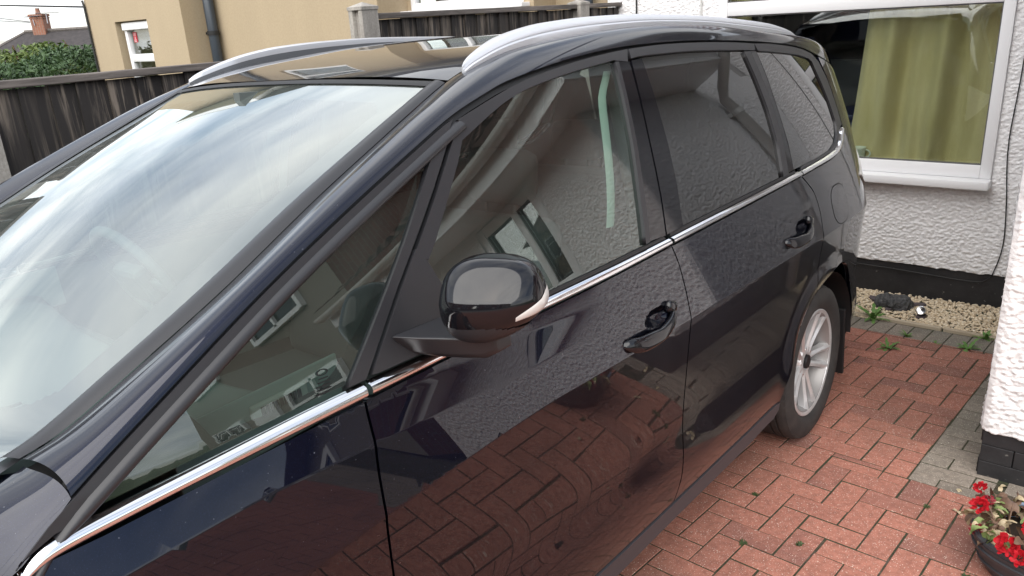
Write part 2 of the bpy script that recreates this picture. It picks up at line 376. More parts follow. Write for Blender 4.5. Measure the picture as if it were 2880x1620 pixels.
# ---- pavers (herringbone of 200 x 100 blocks, grey border blocks)
def block_mesh(name, lx, ly, h=.05, bev=.0016):
    m = MB(); b = bev; hx, hy = lx/2, ly/2
    ring = lambda dx, dy, z: [(-hx+dx, -hy+dy, z), (hx-dx, -hy+dy, z), (hx-dx, hy-dy, z), (-hx+dx, hy-dy, z)]
    m.add(ring(b, b, 0) + ring(0, 0, -b) + ring(0, 0, -h), [(0,1,2,3)] + [(4+i, 4+(i+1) % 4, (i+1) % 4, i) for i in range(4)] + [(8+i, 8+(i+1) % 4, 4+(i+1) % 4, 4+i) for i in range(4)])
    return mesh_from(name, m.v, m.f)
JO = .0065
blocks = []     # (a0, b0, a1, b1, kind)
def clip(a0, b0, a1, b1, regs, kind):
    for ra0, rb0, ra1, rb1 in regs:
        x0, y0, x1, y1 = max(a0, ra0), max(b0, rb0), min(a1, ra1), min(b1, rb1)
        if x1-x0 > .18 and y1-y0 > .18: blocks.append((x0, y0, x1, y1, kind))
RED = [(-26, -16.2, 2.88, -.66), (-26, -.66, 62, 54)]
for a in range(-28, 64):
    for b in range(-19, 55):
        k = (a-b) % 4
        if k == 1: clip(a, b, a+2, b+1, RED, 'r')
        elif k == 0: clip(a, b, a+1, b+2, RED, 'r')
for a in range(-26, 3): clip(a-.05, -18.3, a+.95, -16.2, [(-26, -19, 2.88, -16.2)], 'g')
rowi = 0; b = -18.3
while b < -.7:
    off = (rowi % 2)*1.0
    for q in range(-1, 3): clip(2.88+q*2-off, b, 2.88+q*2+2-off, min(b+1, -.66), [(2.88, -19, 5.6, -.66)], 'g')
    b += 1; rowi += 1
for b0 in range(-7, 0):
    off = (b0 % 2)*1.0
    for q in range(2, 30): clip(2.88+q*2-off, b0+.34, 4.88+q*2-off, b0+1.34, [(5.6, -7, 62, -.66)], 'g')
def cam_px(P):
    q = Vector(P) - Vector(CAM_LOC); z = q.dot(_f)
    if z < .05: return None
    return 1440 + 2157.5*q.dot(_a)/z, 810 + 2157.5*q.dot(_d)/z, z
vis = []; rest = []
for bl in blocks:
    c = GM @ Vector(((bl[1]+bl[3])/2*U, (bl[0]+bl[2])/2*U, 0)); p = cam_px(c)
    under = (-1.2 < c.x < 4.0 and -2.1 < c.y < -.16)
    if p and -60 < p[0] < 2940 and -60 < p[1] < 1680 and not under and c.y > -1.0 and not (c.y > .55 and c.x < -.25):
        vis.append((-(bl[2]-bl[0])*(bl[3]-bl[1])/p[2]**2, bl))
    else: rest.append(bl)
vis.sort(key=lambda t: t[0])
indiv = [v[1] for v in vis[:300]]; rest += [v[1] for v in vis[300:]]
cache = {}
rnd = random.Random(3)
for (a0, b0, a1, b1, kd) in indiv:
    lx, ly = (b1-b0)*U-JO, (a1-a0)*U-JO; key = (round(lx, 3), round(ly, 3), kd)
    if key not in cache: cache[key] = block_mesh('paver_block', lx, ly); cache[key].materials.append(M['paver'] if kd == 'r' else M['paver_grey'])
    o = link('paver_block', cache[key], None, drive)
    o.matrix_basis = Matrix.Translation(((b0+b1)/2*U + rnd.uniform(-.0018, .0018), (a0+a1)/2*U + rnd.uniform(-.0018, .0018), rnd.uniform(-.0004, .0022))) @ Matrix.Rotation(rnd.uniform(-.008, .008), 4, 'Z') @ Matrix.Rotation(rnd.uniform(-.006, .006), 4, 'X') @ Matrix.Rotation(rnd.uniform(-.006, .006), 4, 'Y')
for kd, nm, mt in (('r', 'red_paver_field', 'paver'), ('g', 'grey_paver_field', 'paver_grey')):
    m = MB()
    for (a0, b0, a1, b1, k2) in rest:
        if k2 != kd: continue
        hx, hy = (b1-b0)*U/2-JO/2, (a1-a0)*U/2-JO/2; cx, cy = (b0+b1)/2*U, (a0+a1)/2*U; z = rnd.uniform(-.0004, .002); e = .0016
        R = lambda d, zz: [(cx-hx+d, cy-hy+d, zz), (cx+hx-d, cy-hy+d, zz), (cx+hx-d, cy+hy-d, zz), (cx-hx+d, cy+hy-d, zz)]
        m.add(R(e, z) + R(0, z-e) + R(0, -.03), [(0,1,2,3)] + [(4+i, 4+(i+1) % 4, (i+1) % 4, i) for i in range(4)] + [(8+i, 8+(i+1) % 4, 4+(i+1) % 4, 4+i) for i in range(4)])
    o = m.build(nm, M[mt], drive); o['kind'] = 'stuff'

# ---- gravel bed, edging, pebbles
gb = ground_sheet('gravel_bed', M['soil'], [(-3.0, -3.2), (-1.88, -3.2), (-1.88, .8), (-3.0, .8)], -.018)
m = MB()
for k in range(5): m.box((-18.52*U, -2.3+.61*k+.1, -.004), (.032, .60, .045), None, .004)
ed = m.build('gravel_edging', M['timber_edge']); ed.matrix_world = GM; tag(ed, 'pale timber edging strip between grey blocks and gravel', 'edging')
ico = bmesh.new(); bmesh.ops.create_icosphere(ico, subdivisions=1, radius=1); ico.verts.index_update()
IV = np.array([v.co[:] for v in ico.verts]); IF = np.array([[v.index for v in f.verts] for f in ico.faces]); ico.free()
rs = np.random.RandomState(11)
def pebbles(n, ymin, ymax, xmin, xmax, zfun, r0, r1):
    V = []; F = []
    for i in range(n):
        x, y = rs.uniform(xmin, xmax), rs.uniform(ymin, ymax); r = rs.uniform(r0, r1)
        sc = np.array([r*rs.uniform(.8, 1.4), r*rs.uniform(.8, 1.3), r*rs.uniform(.55, .85)])
        a = rs.uniform(0, 6.28); ca, sa = math.cos(a), math.sin(a); tl = rs.uniform(-.5, .5); ct, st = math.cos(tl), math.sin(tl)
        P = IV*(1+rs.uniform(-.14, .14, (len(IV), 1)))*sc
        P = np.c_[P[:,0], P[:,1]*ct-P[:,2]*st, P[:,1]*st+P[:,2]*ct]
        P = np.c_[P[:,0]*ca-P[:,1]*sa, P[:,0]*sa+P[:,1]*ca, P[:,2]] + np.array([x, y, zfun(x, y)+rs.uniform(-.006, .012)])
        F.append(IF+12*i); V.append(P)
    return np.concatenate(V), np.concatenate(F)
V_, F_ = pebbles(5600, -1.0, .51, -2.5, -1.905, lambda x, y: gz(x, y)-.004, .0065, .0125)
go = link('gravel', mesh_from('gravel', V_, F_, True), M['gravel']); tag(go, 'cream and tan gravel chippings along the white wall', 'gravel', None, 'stuff')
for i, (x, y, s, lab) in enumerate(((-2.28, -.42, .045, 'flat dark slate chip on the gravel left of the rock'), (-2.3, -.17, .04, 'dark slate chip on the gravel right behind the rock'), (-2.12, -.30, .026, 'small dark slate chip on the gravel in front of the rock'), (-2.10, -.55, .05, 'dark slate chip on the gravel by the car tail'))):
    m = MB(); pl = [(s*rs.uniform(.75, 1.25)*math.cos(t)*1.3, s*rs.uniform(.75, 1.2)*math.sin(t)*.7) for t in np.linspace(0, 6.28, 8)[:-1]]
    m.prism(pl, -.006, .010); o = m.build('slate_chip', M['slate']); o.location = (x, y, gz(x, y)+.008); o.rotation_euler = (rs.uniform(-.2, .2), rs.uniform(-.2, .2), rs.uniform(0, 3)); tag(o, lab, 'slate', 'slate chips on the gravel')
def rock(name, loc, sc, label):
    bm = bmesh.new(); bmesh.ops.create_icosphere(bm, subdivisions=4, radius=1); r = np.random.RandomState(5)
    P = np.array([v.co[:] for v in bm.verts]); n = vnoise(P[:,0]*1.7+9+P[:,2], P[:,1]*1.7+5, 4)+.5*vnoise(P[:,0]*4+3+P[:,2]*3, P[:,1]*4+P[:,2]*2, 6)+.22*vnoise(P[:,0]*10+P[:,2]*9, P[:,1]*10+40, 7)
    for v, k in zip(bm.verts, n): v.co = Vector((v.co.x*sc[0], v.co.y*sc[1], v.co.z*sc[2]))*(.55+.5*k)
    me = bpy.data.meshes.new(name); bm.to_mesh(me); bm.free(); o = link(name, me, M['rock']); o.location = loc; tag(o, label, 'rock'); return o
rock('rock', (-2.20, -.29, gz(-2.2, -.29)+.025), (.085, .11, .065), 'rough dark grey rock lying on the cream gravel')
# small ground spotlight on the gravel
sp = empty('garden_light', loc=(-2.07, -.10, gz(-2.07, -.1))); tag(sp, 'small chrome garden spotlight standing on the gravel', 'garden light')
m = MB(); m.box((0, 0, .012), (.07, .05, .012), None, .003); m.build('base', M['slate'], sp)
m = MB(); Rr = rotm('Y', math.radians(62)); m.lathe([(.0, -.035), (.022, -.035), (.026, -.02), (.028, .03), (.024, .032), (.0, .026)], 20, Matrix.Translation((0, 0, .045)) @ Rr.to_4x4()); m.build('head', M['steel'], sp, auto=40)
m = MB(); m.box((-.01, 0, .022), (.008, .05, .03), None, .002); m.build('bracket', M['dark_metal'], sp)
# drain trim corner
m = MB(); m.box((-2.22, .33, gz(-2.2, .33)+.03), (.10, .06, .06), None, .008); o = m.build('drain_cover', M['dark_metal']); tag(o, 'dark drain cover edge beside the projecting white wall', 'drain')

# ---- weeds
def blade(m, base, az, el, L, W, curl, lobes=0, rr=random):
    n = 7; d = Vector((math.cos(az), math.sin(az), 0)); sd_ = Vector((-d.y, d.x, 0)); pts = []
    p = Vector(base); e = el; vs = []
    for i in range(n+1):
        t = i/n; wv = W*math.sin(math.pi*min(1, .12+.85*t))**.8*(1 if not lobes else (1 if i % 2 else .45))
        if i == n: wv = .0006
        vs += [p - sd_*wv/2 + Vector((0, 0, .12*wv)), p + sd_*wv/2 + Vector((0, 0, .12*wv))]
        p = p + (d*math.cos(e) + Vector((0, 0, math.sin(e))))*L/n; e -= curl/n
    m.add(vs, [(2*i, 2*i+1, 2*i+3, 2*i+2) for i in range(n)])
def weed(x, y, size, n, label, seed, lobes=1, parts='leaf'):
    r = random.Random(seed); t = empty('weed', loc=(x, y, gz(x, y)-.002)); tag(t, label, 'weed', 'weeds growing in the paving joints')
    for i in range(n):
        m = MB(); blade(m, (r.uniform(-.006, .006), r.uniform(-.006, .006), 0), 2*math.pi*i/n + r.uniform(-.3, .3), r.uniform(.25, 1.15), size*r.uniform(.6, 1.1), size*r.uniform(.17, .27), r.uniform(.5, 1.5), lobes, r)
        m.build('leaf', M['weed'], t)
weed(-1.90, -.33, .14, 13, 'largest spiky weed at the gravel edge beside the car tail', 1)
weed(-1.44, -.13, .085, 14, 'leafy green weed in the red blocks behind the car wheel', 2)
weed(-1.69, -.09, .05, 11, 'small bright round weed where grey and red blocks meet', 3, 0)
weed(-1.645, .23, .095, 12, 'thin spreading weed by the grey border near the white wall', 4)
weed(-1.86, .28, .075, 12, 'low weed at the gravel edge against the white wall corner', 5, 0)
weed(-1.66, .07, .03, 8, 'tiny pale weed in the grey border joint', 6, 0)
def moss(a, b_, s, label, seed):
    r = random.Random(seed); m = MB(); c = GM @ Vector((b_*U, a*U, 0))
    for i in range(46):
        an, rd = r.uniform(0, 6.28), s*math.sqrt(r.random()); blade(m, (rd*math.cos(an), rd*math.sin(an)*.7, 0), r.uniform(0, 6.28), r.uniform(.2, 1.2), r.uniform(.006, .013), .005, .8, 0, r)
    o = m.build('moss_tuft', M['moss']); o.location = c; tag(o, label, 'moss', 'moss tufts in the driveway joints')
moss(4.05, .95, .013, 'dark moss tuft in the joint left of the flower trough', 1)
moss(-3.05, 5.9, .016, 'dark moss tuft in the joint close to the car sill', 2)
moss(-.05, 7.0, .014, 'grey green moss tuft at the lower middle of the driveway', 3)
moss(1.45, 5.9, .011, 'small moss tuft in a joint at the bottom of the picture', 4)
moss(-1.1, 3.95, .010, 'small moss tuft at a joint crossing beside the sill', 5)
moss(6.1, 4.3, .012, 'small moss tuft below the flower trough', 6)

# ---- fallen leaves
rl = random.Random(31)
for x, y, L, lab in ((-.17, .60, .035, 'dry curled leaf caught against the near black plinth'), (-.06, .47, .022, 'small dry leaf on the grey blocks by the plinth corner'), (.10, .50, .030, 'dry leaf on the red blocks left of the flower trough'), (.62, .52, .026, 'dry leaf on the drive in front of the flower trough')):
    m = MB()
    for k in range(2): blade(m, (0, 0, .004), rl.uniform(0, 6.28), rl.uniform(.1, .5), L, L*.45, 1.6, 0, rl)
    o = m.build('fallen_leaf', M['dry_leaf']); o.location = (x, y, gz(x, y)+.002); tag(o, lab, 'leaf', 'dry leaves fallen on the drive')

# ---- white rendered house
XW, XN, YN = -2.503, -0.232, 0.505
house = empty('white_house', loc=(XN, YN, gz(XN, YN))); tag(house, 'white roughcast bungalow with black plinth behind and right of the car', 'house')
def hpart(o): 
    o.parent = house; o.matrix_parent_inverse = house.matrix_basis.inverted(); return o
def worley(u, v, sd):
    rs_ = np.random.RandomState(sd); PX_, PY_, PH_ = rs_.rand(128, 128), rs_.rand(128, 128), rs_.rand(128, 128)
    ui, vi = np.floor(u).astype(int), np.floor(v).astype(int); best = np.full(u.shape, 9.); hh = np.zeros(u.shape)
    for a in (-1, 0, 1):
        for b_ in (-1, 0, 1):
            i, j = (ui+a) % 128, (vi+b_) % 128; d = np.hypot(ui+a+PX_[i, j]-u, vi+b_+PY_[i, j]-v); k = d < best; best = np.where(k, d, best); hh = np.where(k, PH_[i, j], hh)
    return best, hh
def rough_wall(name, org, ud, nd, L, H, step, holes=(), amp=1.0, seed=1, bot=.012):
    org, ud, nd = Vector(org), Vector(ud), Vector(nd); nu, nv = int(L/step)+1, int(H/step)+1
    u = np.linspace(0, L, nu); v = np.linspace(0, H, nv); UU, VV = np.meshgrid(u, v, indexing='ij')
    wob = (vnoise(UU/.03, VV/.03, seed+5)-.5)*.8; f1, h1 = worley(UU/.022+wob, VV/.014+wob, seed); f2, h2 = worley(UU/.012, VV/.010+wob, seed+1); g = vnoise(UU/.45, VV/.45, seed+3)
    D = amp*(.0115*(.35+.65*h1)*(1-np.clip(f1/.85, 0, 1)**1.3)+.0040*h2*(1-np.clip(f2/.8, 0, 1))+.006*g)
    B = (vnoise(UU/.05, VV*0, seed+9)-.5)*bot*np.clip(1-VV/.03, 0, 1)
    wz = np.clip(np.minimum(UU, L-UU)/.02, 0, 1); D = D*wz
    VV2 = VV+B
    P = np.stack([org[k] + ud[k]*UU + nd[k]*D + (VV2 if k == 2 else 0) for k in range(3)], -1).reshape(-1, 3)
    idx = np.arange(nu*nv).reshape(nu, nv); q = np.stack([idx[:-1,:-1], idx[1:,:-1], idx[1:,1:], idx[:-1,1:]], -1).reshape(-1, 4)
    cu = ((u[:-1]+u[1:])/2)[:, None]+0*v[None, :-1]; cv = ((v[:-1]+v[1:])/2)[None, :]+0*u[:-1, None]; keep = np.ones(cu.shape, bool)
    for (h0, k0, h1, k1) in holes: keep &= ~((cu > h0) & (cu < h1) & (cv > k0) & (cv < k1))
    q = q[keep.reshape(-1)]
    n = len(P); back = np.array(P).reshape(nu, nv, 3)[:, 0]-np.array(nd)*.035; P2 = np.concatenate([P, back])
    q2 = np.stack([np.arange(nu-1)*nv, n+np.arange(nu-1), n+np.arange(1, nu), np.arange(1, nu)*nv], -1)
    me = bpy.data.meshes.new(name); Q = np.concatenate([q, q2]).astype(np.int32); me.vertices.add(len(P2)); me.vertices.foreach_set('co', P2.astype(np.float32).ravel()); me.loops.add(Q.size); me.loops.foreach_set('vertex_index', Q.ravel()); me.polygons.add(len(Q)); me.polygons.foreach_set('loop_start', np.arange(len(Q), dtype=np.int32)*4); me.update(calc_edges=True); me.polygons.foreach_set('use_smooth', np.ones(len(Q), bool)); me.validate()
    o = link(name, me, M['white_render']); return hpart(o)
PT = .118          # top of the rear plinth
PTN = .205         # top of the near plinth
YL = -2.63
rough_wall('wall', (XW, YL, PT), (0, 1, 0), (1, 0, 0), YN-YL, 2.5-PT, .0052, [(-1.69-YL, .671-PT, .108-YL, 2.22-PT)], 1, 1)
FW = (1.22, 1.98, 1.30, 2.12)      # window in the projecting front: y0, y1, z0, z1
rough_wall('wall', (XN, YN-.004, PTN), (0, 1, 0), (1, 0, 0), 2.9, 2.2-PTN, .0052, [(FW[0]-YN, FW[2]-PTN, FW[1]-YN, FW[3]-PTN)], 1.25, 21, .02)
rough_wall('wall', (XN, YN, PTN), (-1, 0, 0), (0, -1, 0), abs(XW-XN), 2.2-PTN, .0075, [], 1, 41)
m = MB()      # solid core of the walls
m.box((XW-.16, (YL-1.69)/2, 1.2), (.26, abs(YL+1.69), 2.7)); m.box((XW-.16, (.108+YN)/2+.2, 1.2), (.26, YN-.108+.4, 2.7))
m.box((XW-.16, -.79, .30), (.26, 1.798, .70)); m.box((XW-.16, -.79, 2.4), (.26, 1.798, .34)); m.box((XW-3.2, YL+.1, 1.2), (6.3, .2, 2.7))
m.box((XN-.16, YN+.365, 1.05), (.26, .69, 2.3)); m.box((XN-.16, 2.695, 1.05), (.26, 1.41, 2.3)); m.box((XN-2.0, 3.39, 1.05), (3.9, .05, 2.3)); m.box((XN-.16, 1.6, .60), (.26, .74, 1.38));  m.box(((XW+XN)/2, YN+.16, 1.2), (XN-XW-.05, .26, 2.6))
o = m.build('wall_core', M['white_render']); hpart(o)
# plinth with its painted brick courses
m = MB(); m.box((XW-.03, (YL+YN)/2, -.10), (.06, YN-YL, .42)); m.box((XN-.045, YN+1.46, 0), (.06, 2.85, .40)); m.box(((XW+XN)/2, YN+.045, 0), (XN-XW-.04, .06, .40)); pl = m.build('plinth', M['plinth']); hpart(pl)
bk = {}
def plinth_brick(L, h, R, loc):
    key = (round(L, 3), round(h, 3))
    if key not in bk: mm = MB(); mm.box((0, 0, 0), (.03, L, h), None, .0022); bk[key] = mesh_from('brick', mm.v, mm.f); bk[key].materials.append(M['plinth'])
    o = link('brick', bk[key], None, pl)
    o.matrix_basis = Matrix.Translation(Vector(loc) ) @ R
rb = random.Random(9)
for k in range(3):
    z = PTN - .026 - .0725*k; y = YN + (k % 2)*-.11
    while y < 3.2:
        y0, y1 = max(y, YN+.004), y+.222
        if y1-y0 > .03: plinth_brick(y1-y0, .0705, Matrix(), (XN-.012+rb.uniform(-.0012, .0012), (y0+y1)/2, z))
        y += .226
    x = XN - .02 - (k % 2)*.11
    while x > XW+.1:
        plinth_brick(.218, .068, Matrix.Rotation(math.pi/2, 4, 'Z'), (x-.111, YN+.012, z)); x -= .226

def upvc_window(y0, y1, z0, z1, x, mull=(), trans=None, sill=True, dark=True, pane='house_glass', fw=.062):
    t = empty('window', parent=house); t.matrix_parent_inverse = house.matrix_basis.inverted()
    m = MB()
    m.box((x, y0+fw/2, (z0+z1)/2), (.07, fw, z1-z0), None, .004); m.box((x, y1-fw/2, (z0+z1)/2), (.07, fw, z1-z0), None, .004)
    m.box((x, (y0+y1)/2, z0+.04), (.068, y1-y0-2*fw, .08), None, .004); m.box((x, (y0+y1)/2, z1-fw/2), (.068, y1-y0-2*fw, fw), None, .004)
    m.build('frame', M['upvc'], t, auto=40)
    m = MB(); gsk = .012
    zs = [z0+.08] + ([trans-.045, trans+.045] if trans else []) + [z1-fw]
    if trans:
        mm = MB(); mm.box((x, (y0+y1)/2, trans), (.066, y1-y0-2*fw, .09), None, .006); mm.build('transom', M['upvc'], t, auto=40)
    for q in mull:
        mm = MB(); mm.box((x, q, (zs[0]+zs[1])/2), (.064, .07, zs[1]-zs[0]), None, .004); mm.build('mullion', M['upvc'], t, auto=40)
    ys = [y0+fw] + [v for q in mull for v in (q-.035, q+.035)] + [y1-fw]
    for zi in range(0, len(zs), 2):
        for yi in range(0, len(ys), 2):
            a0, a1, b0, b1 = ys[yi], ys[yi+1], zs[zi], zs[zi+1]
            mm = MB(); mm.box((x-.012, (a0+a1)/2, (b0+b1)/2), (.006, a1-a0, b1-b0)); mm.build('pane', M[pane], t)
            mm = MB(); g = .007
            for cc, dd in ((((a0+g/2), (b0+b1)/2), (g, b1-b0)), ((a1-g/2, (b0+b1)/2), (g, b1-b0)), (((a0+a1)/2, b0+g/2), (a1-a0-2*g, g)), (((a0+a1)/2, b1-g/2), (a1-a0-2*g, g))): mm.box((x+.012, cc[0], cc[1]), (.02, dd[0], dd[1]))
            mm.build('gasket', M['upvc_grey'], t)
    if sill:
        mm = MB(); mm.box((x+.045, (y0+y1)/2, z0-.028), (.17, y1-y0+.012, .054), None, .008); mm.build('sill', M['upvc'], t, auto=40)
    return t
upvc_window(-1.69, .108, .726, 2.215, XW-.005, (), 1.79)
upvc_window(FW[0], FW[1], FW[2], FW[3], XN-.03, (FW[0]+.30,), None, True, True, 'coated_glass', .085)
# room behind the big window
m = MB()
def inbox(x0, x1, y0, y1, z0, z1):
    vs = [(x, y, z) for x in (x0, x1) for y in (y0, y1) for z in (z0, z1)]; m.add(vs, [(0,2,3,1)[::-1], (0,1,5,4), (2,6,7,3), (0,4,6,2), (1,3,7,5)])
inbox(-5.6, XW-.29, -2.4, .45, 0., 2.4); hpart(m.build('room', M['room']))
m = MB(); inbox(-2.3, XN-.29, .8, 3.2, .1, 2.16); hpart(m.build('room', M['room']))
# eaves, gutter, downpipe, roof
m = MB(); m.box((XN+.06, 1.93, 2.17), (.60, 3.46, .025)); m.box((XN+.365, 1.93, 2.25), (.022, 3.46, .18)); m.box((-.70, .36, 2.167), (1.75, .33, .025)); m.box((-.66, .195, 2.25), (1.67, .022, .18)); m.box((XW+.10, -1.3, 2.52), (.24, 2.7, .025)); m.box((XW+.22, -1.3, 2.57), (.022, 2.7, .16)); hpart(m.build('soffit', M['upvc']))
def gutter(p0, p1):
    a, b_ = Vector(p0), Vector(p1); d = (b_-a).normalized(); s_ = d.cross(Vector((0,0,1))); m = MB(); n = 9
    for rr in (.056, .050):
        vs = [(a if e == 0 else b_) + s_*rr*math.cos(math.pi*k/(n-1)) + Vector((0, 0, -rr*math.sin(math.pi*k/(n-1)))) for e in (0, 1) for k in range(n)]; m.add(vs, [(k, k+1, n+k+1, n+k) for k in range(n-1)])
    for e, q in ((0, a), (1, b_)): m.add([q + s_*.056*math.cos(math.pi*k/(n-1)) + Vector((0, 0, -.056*math.sin(math.pi*k/(n-1)))) for k in range(n)], [tuple(range(n))])
    return hpart(m.build('gutter', M['white_pipe'], smooth=False))
gutter((XN+.435, .13, 2.32), (XN+.435, 3.68, 2.32)); gutter((XN+.435, .125, 2.315), (-1.52, .125, 2.315)); gutter((XW+.29, -2.7, 2.58), (XW+.29, .05, 2.58))
m = MB(); m.tube([(-1.46, .125, 2.28), (-1.46, .125, 2.19), (-1.62, .38, 2.05), (-1.66, .45, 1.98), (-1.66, .45, .05)], .034, 14); o = m.build('downpipe', M['white_pipe'], smooth=True); hpart(o)
for z in (1.85, 1.0):
    mm = MB(); mm.lathe([(.035, -.02), (.041, -.02), (.041, .02), (.035, .02)], 16, Matrix.Translation((-1.66, .45, z))); mm.box((-1.66, .485, z), (.10, .03, .03)); hpart(mm.build('pipe_clip', M['white_pipe']))
m = MB(); m.tube([(-.4, .17, 2.42), (-1.40, .17, 2.42), (-1.46, .15, 2.38)], .028, 12); hpart(m.build('waste_pipe', M['white_pipe'], smooth=True))
def tiled_roof(x0, z0, x1, z1, y0, y1):
    L = math.hypot(x1-x0, z1-z0); rows = int(L/.30); n = int((y1-y0)/.05); vs = []; fs = []
    for r_ in range(rows):
        for e in (0, 1):
            t = (r_+e*1.04)/rows; lift = .03*(1-e)
            for j in range(n+1):
                y = y0+(y1-y0)*j/n; vs.append((x0+(x1-x0)*t, y, z0+(z1-z0)*t+lift+.02*abs(math.sin(math.pi*(y-y0)/.2))))
        k = r_*2*(n+1); fs += [(k+j, k+j+1, k+n+1+j+1, k+n+1+j) for j in range(n)]
    o = link('roof', mesh_from('roof', vs, fs), M['roof_red']); hpart(o); o['kind'] = 'stuff'
tiled_roof(XN+.44, 2.37, XN-3.6, 4.9, .12, 3.7); tiled_roof(XW+.28, 2.63, XW-2.6, 4.6, YL-.25, .10)

# wires on the rear wall
def cable(name, pts, r, label, mat='black_cable'):
    P = [Vector(p) for p in pts]; Q = []
    for i in range(len(P)-1):
        p0, p1, p2, p3 = P[max(i-1, 0)], P[i], P[i+1], P[min(i+2, len(P)-1)]
        for k in range(8):
            t = k/8; Q.append(.5*((2*p1)+(-p0+p2)*t+(2*p0-5*p1+4*p2-p3)*t*t+(-p0+3*p1-3*p2+p3)*t**3))
    Q.append(P[-1]); m = MB(); m.tube(Q, r, 7); o = m.build(name, M[mat], smooth=True); tag(o, label, 'cable'); return o
cable('wall_cable', [(XW+.018, .19, 2.5), (XW+.018, .184, 1.42), (XW+.019, .172, .94), (XW+.019, .208, .58), (XW+.018, .224, .33), (XW+.017, .20, .16), (XW+.018, .165, .085), (XW+.016, .05, .06), (XW+.016, -.5, .075), (XW+.016, -1.6, .08)], .0036, 'thin black cable hanging down the white wall right of the window')
cable('wall_cable', [(XW+.019, -2.36, 2.5), (XW+.019, -2.362, 1.85), (XW+.019, -2.36, .3)], .006, 'black cable running down the white wall beside the fence end')
cable('wall_cable', [(XW+.019, -1.83, 2.5), (XW+.019, -1.83, 1.8), (XW+.019, -1.82, .3)], .006, 'white painted cable on the white wall left of the window', 'white_pipe')

# curtain, cup, box inside the big window
def curtain_mesh(y0t, y0b, y1, z0, z1, x, seed, amp=.03):
    r = np.random.RandomState(seed); nu, nv = 150, 40; ph = r.uniform(0, 6, 5); vs = []
    for i in range(nu):
        u = i/(nu-1)
        for j in range(nv):
            v = j/(nv-1); y0 = y0b+(y0t-y0b)*v; y = y0+(y1-y0)*u
            d = amp*(math.sin(u*21+ph[0]+.5*math.sin(v*3+ph[1]))+.55*math.sin(u*47+ph[2]+.8*v)+.35*math.sin(u*9+ph[3]+2*v)) + (.016*math.sin(u*60+v*9)*max(0, .25-v)*4)
            vs.append((x+d, y, z0+(z1-z0)*v))
    fs = [(i*nv+j, (i+1)*nv+j, (i+1)*nv+j+1, i*nv+j+1) for i in range(nu-1) for j in range(nv-1)]
    return mesh_from('curtain', vs, fs, True)
o = link('curtain', curtain_mesh(-.70, -.81, .40, .74, 2.22, XW-.15, 4, .042), M['curtain']); tag(o, 'olive yellow curtain drawn across the right of the window', 'curtain')
o = link('curtain', curtain_mesh(-1.9, -1.9, -1.50, .74, 2.22, XW-.14, 8, .02), M['curtain']); tag(o, 'narrow olive curtain gathered at the left end of the window', 'curtain')
m = MB(); m.box((XW-.13, -.75, .758), (.16, 1.7, .03)); hpart(m.build('window_board', M['upvc']))
cp = empty('cup', loc=(XW-.085, -.70, .775)); tag(cp, 'cream cup with handle standing on the inner window sill', 'cup')
m = MB(); m.lathe([(.0, 0), (.032, 0), (.040, .02), (.043, .075), (.047, .088), (.042, .088), (.038, .03), (.0, .02)], 28); m.build('bowl', M['cup'], cp, smooth=True)
m = MB(); m.tube([(.0, .04+.035*math.sin(t), .045-.026*math.cos(t)) for t in np.linspace(0, math.pi, 9)], .006, 8); m.build('handle', M['cup'], cp, smooth=True)
m = MB(); m.box((XW-.75, -1.02, .80), (.5, .55, .36), None, .03); m.box((XW-.75, -1.02, 1.0), (.54, .58, .04), None, .01); o = m.build('storage_box', M['blue_plastic']); tag(o, 'navy plastic box inside the room behind the window', 'box')
m = MB(); m.box((XW-1.3, -1.25, .9), (.06, 1.0, .9), None, .01); m.box((XW-1.27, -1.25, 1.05), (.02, .5, .25)); o = m.build('cabinet', M['room']); tag(o, 'dark cabinet standing in the room behind the window', 'cabinet')

# ---- boundary fence
YF = -2.52
fence_lo = empty('low_fence', loc=(1.0, YF, gz(1.0, YF))); tag(fence_lo, 'weathered black close board fence left of the car', 'fence')
fence_hi = empty('high_fence', loc=(-1.2, YF, gz(-1.2, YF))); tag(fence_hi, 'taller black board fence running behind the car to the house', 'fence')
def kid(o, par): o.parent = par; o.matrix_parent_inverse = par.matrix_basis.inverted(); return o
rf = random.Random(4)
def fence_panel(par, x0, x1, zt, wd):
    x = x0
    while x > x1+.02:
        wv = min(wd*rf.uniform(.86, 1.1), x-x1); zb = gz(x, YF)+.05
        m = MB(); ang = .085
        pr = [(x, YF+.006), (x-wv+.001, YF-.006), (x-wv+.001, YF-.022), (x, YF-.008)]
        n = 4; vs = [(p[0], p[1], z) for z in (zb, zt-.012+rf.uniform(-.004, .002)) for p in pr]
        m.add(vs, [(0,1,5,4), (1,2,6,5), (2,3,7,6), (3,0,4,7), (4,5,6,7), (3,2,1,0)]); o = m.build('board', M['wood']); kid(o, par)
        x -= wv
    m = MB(); m.box(((x0+x1)/2, YF-.004, zt+.004), (x0-x1, .058, .030), None, .004); kid(m.build('capping_rail', M['cap']), par)
    for z in (zt-.25, zt-1.2):
        m = MB(); m.box(((x0+x1)/2, YF-.045, z), (x0-x1, .04, .08)); kid(m.build('rail', M['wood']), par)
fence_panel(fence_lo, 1.90, .115, 1.695, .115); fence_panel(fence_lo, 3.85, 2.02, 1.72, .12)
fence_panel(fence_hi, .005, -1.89, 1.872, .108); fence_panel(fence_hi, -2.0, -2.50, 1.872, .108)
